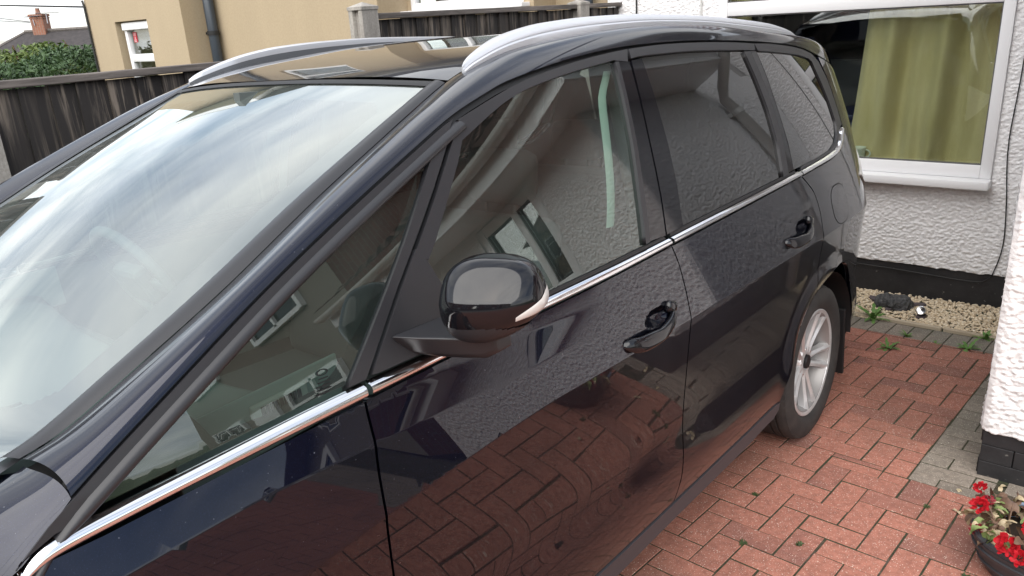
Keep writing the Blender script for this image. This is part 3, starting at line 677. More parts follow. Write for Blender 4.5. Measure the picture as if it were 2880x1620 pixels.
def post(x, zt, label, cap=True):
    t = empty('concrete_post', loc=(x, YF, gz(x, YF))); tag(t, label, 'post', 'concrete fence posts')
    m = MB(); z0 = gz(x, YF)-.05; h = .055
    pl_ = [(-h, -h), (h, -h), (h, -.025), (h-.022, -.02), (h-.022, .02), (h, .025), (h, h), (-h, h), (-h, .025), (-h+.022, .02), (-h+.022, -.02), (-h, -.025)]
    m.prism(pl_, z0, zt-.02, Matrix.Translation((x, YF, 0))); kid(m.build('shaft', M['concrete']), t)
    m = MB(); k = h+.004; m.add([(x-k, YF-k, zt-.02), (x+k, YF-k, zt-.02), (x+k, YF+k, zt-.02), (x-k, YF+k, zt-.02), (x-k, YF-k, zt-.004), (x+k, YF-k, zt-.004), (x+k, YF+k, zt-.004), (x-k, YF+k, zt-.004), (x, YF, zt+.02)], [(3,2,1,0), (0,1,5,4), (1,2,6,5), (2,3,7,6), (3,0,4,7), (4,5,8), (5,6,8), (6,7,8), (7,4,8)]); kid(m.build('cap', M['concrete']), t)
post(.062, 1.93, 'grey concrete fence post where low and tall fences meet')
post(-1.945, 1.905, 'concrete fence post near the white house')
post(1.962, 1.58, 'concrete fence post at the left picture edge')
post(3.90, 1.70, 'concrete fence post by the bonnet near the street')

# ---- cream neighbour house
cream = empty('cream_house', loc=(-1.6, -7.4, gz(-1.6, -7.4))); tag(cream, 'cream rendered house beyond the fence on the left', 'house')
def wallbox(x, y0, y1, z0, z1, holes=()):
    ys = sorted({y0, y1, *[h[0] for h in holes], *[h[1] for h in holes]}); zs = sorted({z0, z1, *[h[2] for h in holes], *[h[3] for h in holes]}); m = MB()
    for i in range(len(ys)-1):
        for j in range(len(zs)-1):
            cy, cz = (ys[i]+ys[i+1])/2, (zs[j]+zs[j+1])/2
            if any(h[0] < cy < h[1] and h[2] < cz < h[3] for h in holes): continue
            m.add([(x, ys[i], zs[j]), (x, ys[i+1], zs[j]), (x, ys[i+1], zs[j+1]), (x, ys[i], zs[j+1])], [(0,1,2,3)])
    for h in holes:
        a, b_, c_, d_ = h; e = .11
        m.add([(x, a, c_), (x, b_, c_), (x, b_, d_), (x, a, d_), (x-e, a, c_), (x-e, b_, c_), (x-e, b_, d_), (x-e, a, d_)], [(0,4,5,1), (1,5,6,2), (2,6,7,3), (3,7,4,0)])
    return m
m = wallbox(-1.6, -9.70, -7.42, -1, 4.2, [(-9.0, -8.21, .9, 2.065)])
m.add([(-1.6, -7.42, -1), (-4, -7.42, -1), (-4, -7.42, 4.2), (-1.6, -7.42, 4.2)], [(0,1,2,3)]); m.add([(-1.6, -9.7, -1), (-4, -9.7, -1), (-4, -9.7, 4.2), (-1.6, -9.7, 4.2)], [(3,2,1,0)])
kid(m.build('wall', M['cream']), cream)
m = wallbox(-1.93, -7.42, -4.66, -1, 4.2, [(-6.7, -5.5, 2.9, 3.8)]); m.add([(-1.93, -4.66, -1), (-2.3, -4.66, -1), (-2.3, -4.66, 4.2), (-1.93, -4.66, 4.2)], [(0,1,2,3)])
kid(m.build('wall', M['cream']), cream)
m = wallbox(-2.3, -4.66, -3.2, -1, 4.2, [(-4.60, -3.30, 1.945, 2.6)]); kid(m.build('wall', M['cream']), cream)
m = wallbox(-2.6, -3.2, -2.64, -1, 4.2); m.add([(-2.3, -3.2, -1), (-2.6, -3.2, -1), (-2.6, -3.2, 4.2), (-2.3, -3.2, 4.2)], [(0,1,2,3)]); kid(m.build('wall', M['cream']), cream)
m = MB(); m.box((-1.52, -8.6, 4.25), (.5, 2.5, .14)); m.box((-1.80, -5.2, 4.25), (.5, 5.0, .14)); kid(m.build('eaves', M['upvc']), cream)
m = MB(); m.add([(-1.27, -9.9, 4.33), (-1.27, -2.7, 4.33), (-5.2, -2.7, 5.2), (-5.2, -9.9, 5.2)], [(0,1,2,3)]); kid(m.build('roof', M['roof_dark']), cream)
def cream_window(y0, y1, z0, z1, x, trans=None, mull=None):
    t = empty('window', parent=cream); t.matrix_parent_inverse = cream.matrix_basis.inverted(); m = MB(); fw = .06
    for c_, d_ in ((((y0+fw/2), (z0+z1)/2), (fw, z1-z0)), ((y1-fw/2, (z0+z1)/2), (fw, z1-z0)), (((y0+y1)/2, z0+fw/2), (y1-y0-2*fw, fw)), (((y0+y1)/2, z1-fw/2), (y1-y0-2*fw, fw))): m.box((x, c_[0], c_[1]), (.06, d_[0], d_[1]), None, .005)
    m.build('frame', M['upvc'], t, auto=40)
    if trans: mm = MB(); mm.box((x, (y0+y1)/2, trans), (.055, y1-y0-2*fw, .09), None, .01); mm.build('transom', M['upvc'], t, auto=40)
    if mull: mm = MB(); mm.box((x, mull, (z0+z1)/2), (.055, .05, z1-z0-2*fw), None, .005); mm.build('mullion', M['upvc'], t, auto=40)
    mm = MB(); mm.box((x-.02, (y0+y1)/2, (z0+z1)/2), (.006, y1-y0-fw, z1-z0-fw)); mm.build('pane', M['house_glass'], t)
    mm = MB(); mm.add([(x-.3, y0, z0), (x-.3, y1, z0), (x-.3, y1, z1), (x-.3, y0, z1)], [(0,1,2,3)]); mm.build('blind', M['room'], t)
    return t
cw = cream_window(-8.93, -8.22, .92, 2.055, -1.69, 1.645)
m = MB(); m.box((-1.655, -8.575, 2.005), (.05, .69, .085), None, .01); m.build('head_trim', M['upvc'], cw)
m = MB(); m.box((-1.704, -8.775, 1.88), (.003, .085, .115)); st = m.build('sticker', M['sticker'], cw); 
m = MB()
for z in (1.92, 1.905, 1.85, 1.835): m.box((-1.7015, -8.775, z), (.002, .05, .006))
m.box((-1.7015, -8.775, 1.875), (.002, .010, .03)); m.build('sticker_print', M['sticker_w'], st)
cream_window(-6.68, -5.52, 2.92, 3.78, -2.0, 3.5)
big = cream_window(-4.60, -3.30, 1.945, 2.6, -2.31, None, -3.98)
m = MB(); m.box((-2.25, -3.95, 1.925), (.12, 1.42, .035), None, .006); m.build('sill', M['upvc'], big)
def soil_pipe(x, y, r, z1, label_z):
    m = MB(); m.tube([(x, y, -.6), (x, y, z1)], r, 20); o = m.build('downpipe', M['pipe'], smooth=True); kid(o, cream)
    m = MB()
    for z in label_z: m.lathe([(r, -.022), (r+.010, -.022), (r+.010, .022), (r, .022)], 20, Matrix.Translation((x, y, z))); m.box((x, y-.10, z), (.02, .12, .025))
    kid(m.build('pipe_bracket', M['rubber']), cream)
soil_pipe(-1.85, -7.28, .056, 4.2, (1.87, .6)); soil_pipe(-2.53, -2.83, .04, 4.2, (1.0,))

m = MB(); m.tube([(-1.575, -9.69, 2.35), (-1.58, -9.675, 2.27), (-1.58, -9.685, 1.2), (-1.58, -9.685, -.5)], .014, 6); kid(m.build('corner_cable', M['black_cable'], smooth=True), cream)
# ---- hedge and distant house
def leaf_cloud(n, fn, s0, s1, seed):
    r = np.random.RandomState(seed); V = []; F = []
    for i in range(n):
        p = fn(r); s = r.uniform(s0, s1); d = r.normal(size=3); d /= np.linalg.norm(d); e = np.cross(d, r.normal(size=3)); e /= np.linalg.norm(e); f2 = np.cross(d, e)
        V += [p-e*s, p-f2*s*.45+d*s*.15, p+e*s, p+f2*s*.45+d*s*.15]; F.append((4*i, 4*i+1, 4*i+2, 4*i+3))
    return V, F
hd = empty('hedge', loc=(-1.2, -11.2, gz(-1.2, -11.2))); tag(hd, 'dense green privet hedge beyond the left fence', 'hedge')
def hf(r):
    y = r.uniform(-12.6, -10.9); x = r.uniform(-4.2, 1.2); top = 1.62+.07*math.sin(x*2.1)+.06*math.sin(x*5.3); k = r.rand()
    if k < .45: return np.array([x, -10.9+r.normal()*.06+.08*math.sin(x*4), r.uniform(.2, top)])
    return np.array([x, y, top+r.normal()*.05-.1*(r.rand()**3)])
V_, F_ = leaf_cloud(15000, hf, .025, .055, 3); o = kid(link('foliage', mesh_from('foliage', V_, F_), M['hedge']), hd); 
def hf2(r):
    x = r.uniform(-3.5, 0.2); top = 1.76+.10*math.sin(x*2.6+1)+.08*math.sin(x*7); return np.array([x, -13.6+r.normal()*.35, top-abs(r.normal())*.28])
hl = empty('shrub', loc=(-1.6, -13.6, gz(-1.6, -13.6))); tag(hl, 'lighter feathery green shrub rising behind the hedge', 'shrub')
V_, F_ = leaf_cloud(6000, hf2, .02, .06, 5); kid(link('foliage', mesh_from('foliage', V_, F_), M['hedge_light']), hl)
m = MB(); m.box((-1.6, -11.75, .5), (5.2, 1.3, 1.8)); kid(m.build('dark_core', M['void']), hd)  # near-black box, the dark inside of the hedge put into its colour
m = MB()
for x in (-3, -2.2, -1.4, -.6): m.tube([(x, -13.6, -.4), (x+.1, -13.6, 1.0), (x+.2, -13.55, 1.9)], [.04, .03, .01], 6)
kid(m.build('stems', M['brown_leaf']), hl)
far = empty('distant_bungalow', loc=(-13, -40, -1.4)); tag(far, 'distant bungalow with dark hipped roof and brick chimney', 'house')
rdg0, rdg1 = Vector((-11.99, -40.89, 2.62)), Vector((-14.79, -37.57, 2.54))
ax = (rdg1-rdg0); ax.z = 0; ax.normalize(); pr = Vector((0,0,1)).cross(ax); pr = pr if pr.dot(Vector(CAM_LOC)-rdg0) > 0 else -pr
zr = (rdg0.z+rdg1.z)/2; ze = zr-2.3; w2 = 4.0
A0 = Vector((rdg0.x, rdg0.y, zr)); A1 = A0+ax*9
c0, c1, c2_, c3 = A0-ax*3.2+pr*w2, A1+ax*3.2+pr*w2, A1+ax*3.2-pr*w2, A0-ax*3.2-pr*w2
for q in (c0, c1, c2_, c3): q.z = ze
m = MB(); m.add([A0, A1, c0, c1, c2_, c3], [(2,3,1,0), (3,4,1), (4,5,0,1), (5,2,0)]); rfo = kid(m.build('roof', M['roof_dark']), far)
m = MB(); ins = .35; W0 = [c0+ax*ins-pr*ins, c1-ax*ins-pr*ins, c2_-ax*ins+pr*ins, c3+ax*ins+pr*ins]; m.add(W0+[q-Vector((0,0,2.6)) for q in W0], [(0,1,5,4), (1,2,6,5), (2,3,7,6), (3,0,4,7)]); kid(m.build('wall', M['cream']), far)
m = MB(); m.tube([A0+Vector((0,0,.03)), A1+Vector((0,0,.03))], .09, 6); m.tube([A0, c0], .07, 6); m.tube([A0, c3], .07, 6); kid(m.build('ridge_tiles', M['cap']), far)
ch = Vector((-12.54, -40.30, 2.72)); Rz = rotm('Z', math.atan2(ax.y, ax.x))
m = MB(); m.box((ch.x, ch.y, zr+.25), (.58, .58, 1.0), Rz); m.box((ch.x, ch.y, zr+.72), (.66, .66, .10), Rz); m.box((ch.x, ch.y, zr+.60), (.62, .62, .06), Rz); chim = kid(m.build('chimney', M['chimney_brick']), far)
m = MB(); m.lathe([(.10, .77), (.11, .80), (.09, 1.0), (.11, 1.03)], 12, Matrix.Translation((ch.x, ch.y, zr))); kid(m.build('chimney_pot', M['chimney_brick']), far)
def aerial(b_, t_, label, sd_):
    b_, t_ = Vector(b_), Vector(t_); e = empty('roof_aerial', loc=b_); tag(e, label, 'aerial', 'television aerials on the far roof'); m = MB(); m.tube([b_, t_], .022, 5); kid(m.build('mast', M['aerial']), e)
    m = MB(); d = (ax*.8+pr*.6*sd_).normalized(); s_ = d.cross(Vector((0,0,1))); m.tube([t_-d*.45, t_+d*.55], .016, 5)
    for k in range(6): q = t_-d*.4+d*.17*k; m.tube([q-s_*.2, q+s_*.2], .012, 4)
    kid(m.build('array', M['aerial']), e)
aerial((-12.20, -40.12, 2.85), (-12.24, -40.29, 3.26), 'television aerial left of the distant chimney', 1); aerial((-12.61, -39.67, 2.91), (-12.69, -39.83, 3.38), 'taller television aerial right of the distant chimney', -1)
# overhead lines
def wire(p0, p1, sag, r, label):
    a, b_ = Vector(p0), Vector(p1); Q = [a.lerp(b_, t)-Vector((0, 0, sag*4*t*(1-t))) for t in np.linspace(0, 1, 17)]; m = MB(); m.tube(Q, r, 5); o = m.build('overhead_line', M['black_cable'], smooth=True); tag(o, label, 'cable', 'overhead telephone lines')
e0 = (-1.71, -10.00, 2.29)
wire((-2.10, -50.72, 5.40), e0, .15, .012, 'telephone line running from the cream house corner across the sky')
wire((-6.49, -55.52, 5.70), (-12.31, -40.73, 3.03), .1, .014, 'upper of two telephone lines reaching the distant chimney'); wire((-6.44, -55.49, 5.53), (-12.27, -40.78, 3.02), .3, .014, 'lower of two telephone lines reaching the distant chimney')
for k, y in enumerate((5.2, 6.4, 7.9)): wire((12, y-6, 6.5+.2*k), (-9, y+5, 6.8+.2*k), .5, .010, ('nearest', 'middle', 'farthest')[k]+' of three lines crossing above the drive')

# ---- houses across the street (mirrored in the car)
def street_house(y0, y1, wallmat, label, x=17.0, h=4.9, k=1, grp='houses across the street'):
    z0 = gz(x, (y0+y1)/2)-.05; t = empty('street_house', loc=(x, (y0+y1)/2, z0)); tag(t, label, 'house', grp)
    m = MB(); m.box((x+3.5*k, (y0+y1)/2, z0+h/2), (7, y1-y0, h)); kid(m.build('wall', M[wallmat]), t)
    m = MB(); e = .35; m.add([(x-e*k, y0-e, z0+h), (x-e*k, y1+e, z0+h), (x+3.5*k, y1+e, z0+h+2.4), (x+3.5*k, y0-e, z0+h+2.4), (x+(7+e)*k, y1+e, z0+h), (x+(7+e)*k, y0-e, z0+h)], [(0,1,2,3), (3,2,4,5), (0,3,5), (1,4,2), (0,5,4,1)]); kid(m.build('roof', M['roof_red']), t)
    n = 2
    for fl in (0, 1):
        for q_ in range(n):
            yc = y0+(y1-y0)*(q_+.5)/n; zc = z0+1.5+2.4*fl; wd = 1.7
            wn = empty('window', parent=t); wn.matrix_parent_inverse = t.matrix_basis.inverted()
            m = MB()
            for c_, d_ in (((yc-wd/2, zc), (.09, 1.25)), ((yc+wd/2, zc), (.09, 1.25)), ((yc, zc), (.07, 1.2)), ((yc, zc-.6), (wd-.09, .09)), ((yc, zc+.6), (wd-.09, .09)), ((yc, zc+.25), (wd-.09, .05))): m.box((x-.02*k, c_[0], c_[1]), (.1, d_[0], d_[1]))
            m.build('frame', M['upvc'], wn); m = MB(); m.box((x-.01*k, yc, zc), (.04, wd, 1.2)); m.build('pane', M['gloss_black'], wn)
    m = MB(); m.box((x-.03*k, (y0+y1)/2, z0+1.05), (.06, .95, 2.1)); kid(m.build('door', M['upvc']), t)
street_house(5.6, 13.0, 'red_brick', 'red brick house next door to the right', -1.2, 4.9, -1, 'houses next door'); street_house(-16, -8.5, 'cream', 'cream semi detached house across the street on the left'); street_house(-7.5, .5, 'red_brick', 'red brick house straight across the street'); street_house(1.5, 9.5, 'red_brick', 'red brick house across the street on the right'); street_house(10.5, 18.5, 'cream', 'cream house across the street far right')

# ================================================================== THE CAR
CG = ortho(Matrix(((0.99924, -0.000476, -0.038988), (-0.000476, 0.999702, -0.024419), (0.038988, 0.024419, 0.998941))))
CARM = Matrix.Translation((-.205, -1.05, -.0325)) @ CG.to_4x4()
car = empty('people_carrier', mat=CARM); tag(car, 'dark navy people carrier with silver roof rails parked on the red block drive', 'car')
def spl(pts):
    P = np.array(sorted(pts), float); xs, ys = P[:,0], P[:,1]; m = np.gradient(ys, xs) if len(xs) > 2 else np.full(len(xs), (ys[-1]-ys[0])/(xs[-1]-xs[0]))
    for i in range(1, len(xs)-1):
        s0, s1 = (ys[i]-ys[i-1])/(xs[i]-xs[i-1]), (ys[i+1]-ys[i])/(xs[i+1]-xs[i]); m[i] = 0 if s0*s1 < 0 else (2*s0*s1/(s0+s1) if abs(s0+s1) > 1e-9 else 0)
    def f(x):
        x = np.asarray(x, float); i = np.clip(np.searchsorted(xs, x)-1, 0, len(xs)-2); h = xs[i+1]-xs[i]; t = np.clip((x-xs[i])/h, -.5, 1.5)
        return (2*t**3-3*t*t+1)*ys[i]+(t**3-2*t*t+t)*h*m[i]+(-2*t**3+3*t*t)*ys[i+1]+(t**3-t*t)*h*m[i+1]
    return f
def natspl(pts):
    P = np.array(pts, float); x, y = P[:,0], P[:,1]; n = len(x); h = np.diff(x); A = np.eye(n); r = np.zeros(n)
    for i in range(1, n-1): A[i,i-1], A[i,i], A[i,i+1] = h[i-1], 2*(h[i-1]+h[i]), h[i]; r[i] = 6*((y[i+1]-y[i])/h[i]-(y[i]-y[i-1])/h[i-1])
    m = np.linalg.solve(A, r)
    def f(q):
        q = np.asarray(q, float); i = np.clip(np.searchsorted(x, q)-1, 0, n-2); H = h[i]; a_, b_ = (x[i+1]-q)/H, (q-x[i])/H; a_ = np.clip(a_, -.6, 1.6); b_ = np.clip(b_, -.6, 1.6)
        return a_*y[i]+b_*y[i+1]+((a_**3-a_)*m[i]+(b_**3-b_)*m[i+1])*H*H/6
    return f
_low = natspl([(.10, .865), (.20, .893), (.30, .916), (.36, .9335), (.43, .9435), (.50, .9385), (.57, .931), (.66, .932), (.78, .941), (.93, .9545)])
def SEC(z): return np.where(z < .93, _low(np.minimum(z, .93)), np.where(z < 1.12, .9545-.265*(z-.93), .90415-.27*(z-1.12)-.155*(z-1.12)**2))
HANDLES = ((1.425, .981), (.305, 1.009))
def sstep(a, b, x): t = np.clip((x-a)/(b-a), 0, 1); return t*t*(3-2*t)
def crease1(x): return 1.020-.10*np.clip(x-2.6, 0, 1)**1.2
def crease2(x): return .93-.075*np.clip((x-1.9)/.75, 0, 1)**1.4
def S(x, z, dent=True):
    x = np.asarray(x, float); z = np.asarray(z, float)
    zc2 = crease2(x); y = SEC(np.where(z < zc2, z+(.93-zc2)*sstep(.45, .80, z), np.where(z < 1.12, .93+(z-zc2)*.19/(1.12-zc2), z)))
    d = np.where(x > 1.5, (x-1.5)**2*.030, 0)+np.where(x < .3, (.3-x)**2*.045, 0)+np.where(x < -.5, (-.5-x)**2*.55, 0)+np.where(x > 3.1, (x-3.1)**2*.35, 0)
    zc = crease1(x); g = sstep(2.12, 2.5, x)
    k = np.clip((z-(zc-.10))/.10, 0, 1); y = y+g*.0015*np.where(z < zc, k, np.clip(1-(z-zc)/.06, 0, 1)) - sstep(1.5, 2.6, x)*.33*np.clip(z-zc, 0, .065)
    # wheel arch flares
    for cx in (0., 2.85):
        r = np.hypot(x-cx, z-.34); y = y+.012*np.exp(-((r-.41)/.045)**2)*(z < .9)
    if dent:
        for hx_, hz_ in HANDLES:
            r2 = ((x-hx_)/.068)**2+((z-hz_)/.027)**2; y = y-.022*np.where(r2 < 1, (1-r2)**1.3, 0)
    return y-d
def Snorm(x, z):
    e = .0015; dx_ = (S(x+e, z)-S(x-e, z))/(2*e); dz_ = (S(x, z+e)-S(x, z-e))/(2*e); n = np.stack([-dx_, np.ones_like(dx_), -dz_], -1); return n/np.linalg.norm(n, axis=-1, keepdims=True)
def dens(pts, step=.02, closed=False):
    P = [np.array(p, float) for p in pts]; out = []
    for i in range(len(P) if closed else len(P)-1):
        a, b_ = P[i], P[(i+1) % len(P)]; n = max(1, int(np.linalg.norm(b_-a)/step))
        for k in range(n): out.append(a+(b_-a)*k/n)
    if not closed: out.append(P[-1])
    return out
def smooth_curve(pts, n=8):
    P = [np.array(p, float) for p in pts]; Q = []
    for i in range(len(P)-1):
        p0, p1, p2, p3 = P[max(i-1, 0)], P[i], P[i+1], P[min(i+2, len(P)-1)]
        for k in range(n): t = k/n; Q.append(.5*(2*p1+(p2-p0)*t+(2*p0-5*p1+4*p2-p3)*t*t+(3*p1-p0-3*p2+p3)*t**3))
    Q.append(P[-1]); return Q
def inset(poly, d):
    P = np.array(poly); n = len(P); A = .5*sum(P[i,0]*P[(i+1) % n,1]-P[(i+1) % n,0]*P[i,1] for i in range(n)); sg = 1 if A > 0 else -1; out = []
    for i in range(n):
        e0 = P[i]-P[i-1]; e1 = P[(i+1) % n]-P[i]; n0 = np.array([-e0[1], e0[0]])/(np.linalg.norm(e0)+1e-9); n1_ = np.array([-e1[1], e1[0]])/(np.linalg.norm(e1)+1e-9); nn = n0+n1_; L = np.linalg.norm(nn)
        nn = nn/L if L > 1e-6 else n0; c_ = max(.5, float(nn@n0)); out.append(P[i]+sg*nn*d/c_)
    return out
def panel(name, poly, mat, parent, s=1, off=0., rim=.014, sx=.035, sz=.010, gap=0., edge=.02):
    """a pressed sheet that follows the body side, edges folded inwards by rim"""
    poly = dens(poly, edge, True)
    if gap: poly = dens(inset(poly, gap), edge, True)
    P = np.array(poly); n = len(P)
    # drop duplicate neighbours
    keep = [i for i in range(n) if np.linalg.norm(P[i]-P[i-1]) > 1e-4]; P = P[keep]; n = len(P)
    x0, z0 = P.min(0); x1, z1 = P.max(0); gx = np.arange(x0+sx/2, x1, sx); gzv = np.arange(z0+sz/2, z1, sz); I = [(x, z) for k, z in enumerate(gzv) for x in gx]
    for hx_, hz_ in HANDLES:
        if x0 < hx_ < x1 and z0 < hz_ < z1 and name.endswith('door'): I += [(hx_+a, hz_+b_) for a in np.arange(-.10, .101, .0075) for b_ in np.arange(-.05, .051, .006)]
    I = np.array(I) if I else np.zeros((0, 2))
    if len(I) and sz < .02:        # rows that follow the pressed crease lines
        cr_ = crease1
        k1 = (np.abs(I[:,1]-cr_(I[:,0])) < .014) & (I[:,0] > 2.05); k2 = np.abs(I[:,1]-crease2(I[:,0])) < .014; I = I[~(k1 | k2)]; ex = []
        for x in np.arange(x0, x1, .03):
            for o_ in (-.011, -.006, -.0022, 0, .0022, .006, .011):
                ex.append((x, float(crease2(x))+o_))
                if x > 2.07: ex.append((x, float(cr_(x))+o_))
        I = np.concatenate([I, np.array(ex)])
    ins = np.zeros(len(I), bool); dm = np.full(len(I), 9.)
    if len(I):
        for i in range(n):
            a, b_ = P[i], P[(i+1) % n]; cond = (a[1] > I[:,1]) != (b_[1] > I[:,1])
            with np.errstate(divide='ignore', invalid='ignore'): xi = (b_[0]-a[0])*(I[:,1]-a[1])/(b_[1]-a[1]+1e-12)+a[0]
            ins ^= cond & (I[:,0] < xi)
            ab = b_-a; t = np.clip(((I-a)@ab)/(ab@ab+1e-12), 0, 1); dm = np.minimum(dm, np.linalg.norm(I-(a+t[:, None]*ab), axis=1))
        I = I[ins & (dm > .002)]
    pts = [Vector((float(p[0]), float(p[1]))) for p in P]+[Vector((float(p[0]), float(p[1]))) for p in I]
    vo, eo, fo, *_ = delaunay_2d_cdt(pts, [], [list(range(n))], 1, 1e-6)
    Q = np.array([[v.x, v.y] for v in vo]); Y = S(Q[:,0], Q[:,1])+off; NN = Snorm(Q[:,0], Q[:,1])
    V = np.c_[Q[:,0], Y*s, Q[:,1]]; NN = NN*np.array([1, s, 1]); F = []
    for f in fo:
        a, b_, c_ = V[f[0]], V[f[1]], V[f[2]]; nn = np.cross(b_-a, c_-a); F.append(tuple(f) if nn[1]*s > 0 else tuple(f)[::-1])
    nv = len(V)
    if rim > 0:
        by = S(P[:,0], P[:,1])+off; bn = Snorm(P[:,0], P[:,1])
        R0 = np.c_[P[:,0], by*s, P[:,1]]; R1 = R0-bn*np.array([1, s, 1])*rim
        A = .5*np.sum(P[:,0]*np.roll(P[:,1], -1)-np.roll(P[:,0], -1)*P[:,1]); tn = np.roll(P, -1, 0)-np.roll(P, 1, 0); tn /= np.linalg.norm(tn, axis=1, keepdims=True)+1e-9; on = np.c_[tn[:,1], np.zeros(n), -tn[:,0]]*(1 if A > 0 else -1)
        k = nv; V = np.concatenate([V, R0, R1]); NN = np.concatenate([NN, on, on])
        for i in range(n):
            j = (i+1) % n; q = (k+i, k+j, k+n+j, k+n+i); a, b_, c_ = V[q[0]], V[q[1]], V[q[2]]; nn = np.cross(b_-a, c_-a); F.append(q if nn@on[i] > 0 else q[::-1])
    me = mesh_from(name, V, F, True); me.normals_split_custom_set_from_vertices([tuple(map(float, q)) for q in NN])
    return link(name, me, mat, parent)
def strip(name, top, low, mat, parent, s=1, off=.004, rows=7, crown=.006, thick=.012, n=60):
    """a narrow moulding between two (x,z) curves, crowned outwards"""
    T_, L_ = np.array(smooth_curve(top, 6)), np.array(smooth_curve(low, 6))
    def rs_(P, k): d = np.r_[0, np.cumsum(np.linalg.norm(np.diff(P, axis=0), axis=1))]; t = np.linspace(0, d[-1], k); return np.c_[np.interp(t, d, P[:,0]), np.interp(t, d, P[:,1])]
    T_, L_ = rs_(T_, n), rs_(L_, n); vs = []
    for i in range(n):
        for j in range(rows):
            v = j/(rows-1); q = T_[i]*(1-v)+L_[i]*v; ww = (1-abs(2*v-1)**2.5); y = float(S(q[0], q[1], False))+off-thick+(thick+crown)*ww**.5 if 0 < j < rows-1 else float(S(q[0], q[1], False))+off-thick
            vs.append((q[0], y*s, q[1]))
    fs = [(i*rows+j, (i+1)*rows+j, (i+1)*rows+j+1, i*rows+j+1) for i in range(n-1) for j in range(rows-1)]
    fs += [tuple(range(rows)), tuple(range((n-1)*rows, n*rows))[::-1]]
    me = mesh_from(name, vs, fs, True); recalc(me); me.set_sharp_from_angle(angle=math.radians(70)); return link(name, me, mat, parent)

CL = spl([(2.942, 1.060), (2.905, 1.061), (2.82, 1.066), (2.68, 1.077), (2.50, 1.088), (2.37, 1.097), (2.16, 1.111), (1.90, 1.124), (1.69, 1.132), (1.27, 1.147), (.54, 1.174), (.217, 1.187), (-.13, 1.201)])
CT = spl([(2.945, 1.068), (2.90, 1.084), (2.83, 1.090), (2.70, 1.100), (2.57, 1.110), (2.41, 1.121), (2.23, 1.129), (1.87, 1.147), (1.53, 1.159), (1.27, 1.168), (.53, 1.194), (.217, 1.206), (-.13, 1.219)])
def gbz(x): return float(CT(x))+.0085
def xs(a, b_, step=.08):
    n = max(2, int(abs(b_-a)/step)+1); return list(np.linspace(a, b_, n))
GAPF = [(2.378, 1.097), (2.390, 1.042), (2.401, .98), (2.408, .90), (2.409, .866), (2.402, .78), (2.396, .70), (2.398, .58), (2.406, .46), (2.418, .336)]
GAPB = [(1.270, 1.147), (1.252, 1.089), (1.247, 1.017), (1.250, .96), (1.252, .909), (1.250, .82), (1.248, .738), (1.250, .617), (1.258, .52), (1.275, .44), (1.292, .38), (1.302, .336)]
GAPC = [(.212, 1.187), (.150, 1.140), (.110, 1.099), (.092, 1.036), (.098, .981), (.110, .912), (.122, .806), (.128, .690)]
ARCHR = [(.450, .336), (.446, .366), (.433, .405), (.383, .470), (.308, .545), (.228, .615), (.128, .680), (.049, .710), (-.077, .738), (-.2, .742), (-.30, .722), (-.40, .668), (-.46, .585), (-.49, .48), (-.50, .38), (-.50, .28)]
GAPFc, GAPBc, GAPCc, ARCHc = smooth_curve(GAPF, 4), smooth_curve(GAPB, 4), smooth_curve(GAPC, 4), smooth_curve(ARCHR, 4)
iC = int(np.argmin([np.hypot(p[0]-.128, p[1]-.680) for p in ARCHc]))
def beltL(a, b_): return [(x, float(CL(x))-.003) for x in xs(a, b_)]
archF = [(2.85+.405*math.cos(t), .345+.405*math.sin(t)) for t in np.linspace(math.pi-.02, .02, 24)]
PLOW = [(2.869, 1.128), (2.766, 1.187), (2.52, 1.319), (2.30, 1.424), (2.073, 1.523), (1.957, 1.570), (1.84, 1.606), (1.73, 1.633), (1.487, 1.669), (1.188, 1.695), (.829, 1.704), (.500, 1.700), (.309, 1.694), (.122, 1.686), (-.10, 1.672), (-.25, 1.656), (-.345, 1.638), (-.42, 1.622), (-.60, 1.582)]
PLOWc = smooth_curve(PLOW, 6)
QG = [(2.843, 1.098), (2.728, 1.174), (2.676, 1.202), (2.592, 1.247), (2.442, 1.321), (2.330, 1.374), (2.231, 1.418), (2.072, 1.487)]   # upper edge of the front quarter light
FT = [(1.954, 1.558), (1.739, 1.617), (1.563, 1.648), (1.368, 1.672), (1.176, 1.688)]                                             # front door frame top
FB = [(1.958, 1.515), (1.754, 1.592), (1.534, 1.631), (1.268, 1.659)]                                                             # front door glass top
GA = [(1.954, 1.558), (2.000, 1.510), (2.080, 1.425), (2.144, 1.360), (2.237, 1.267), (2.289, 1.210), (2.362, 1.128)]             # shut line behind the quarter light
RT = [(1.168, 1.688), (.964, 1.696), (.693, 1.697), (.45, 1.692), (.275, 1.684)]
RB = [(1.115, 1.666), (.788, 1.671), (.386, 1.663)]
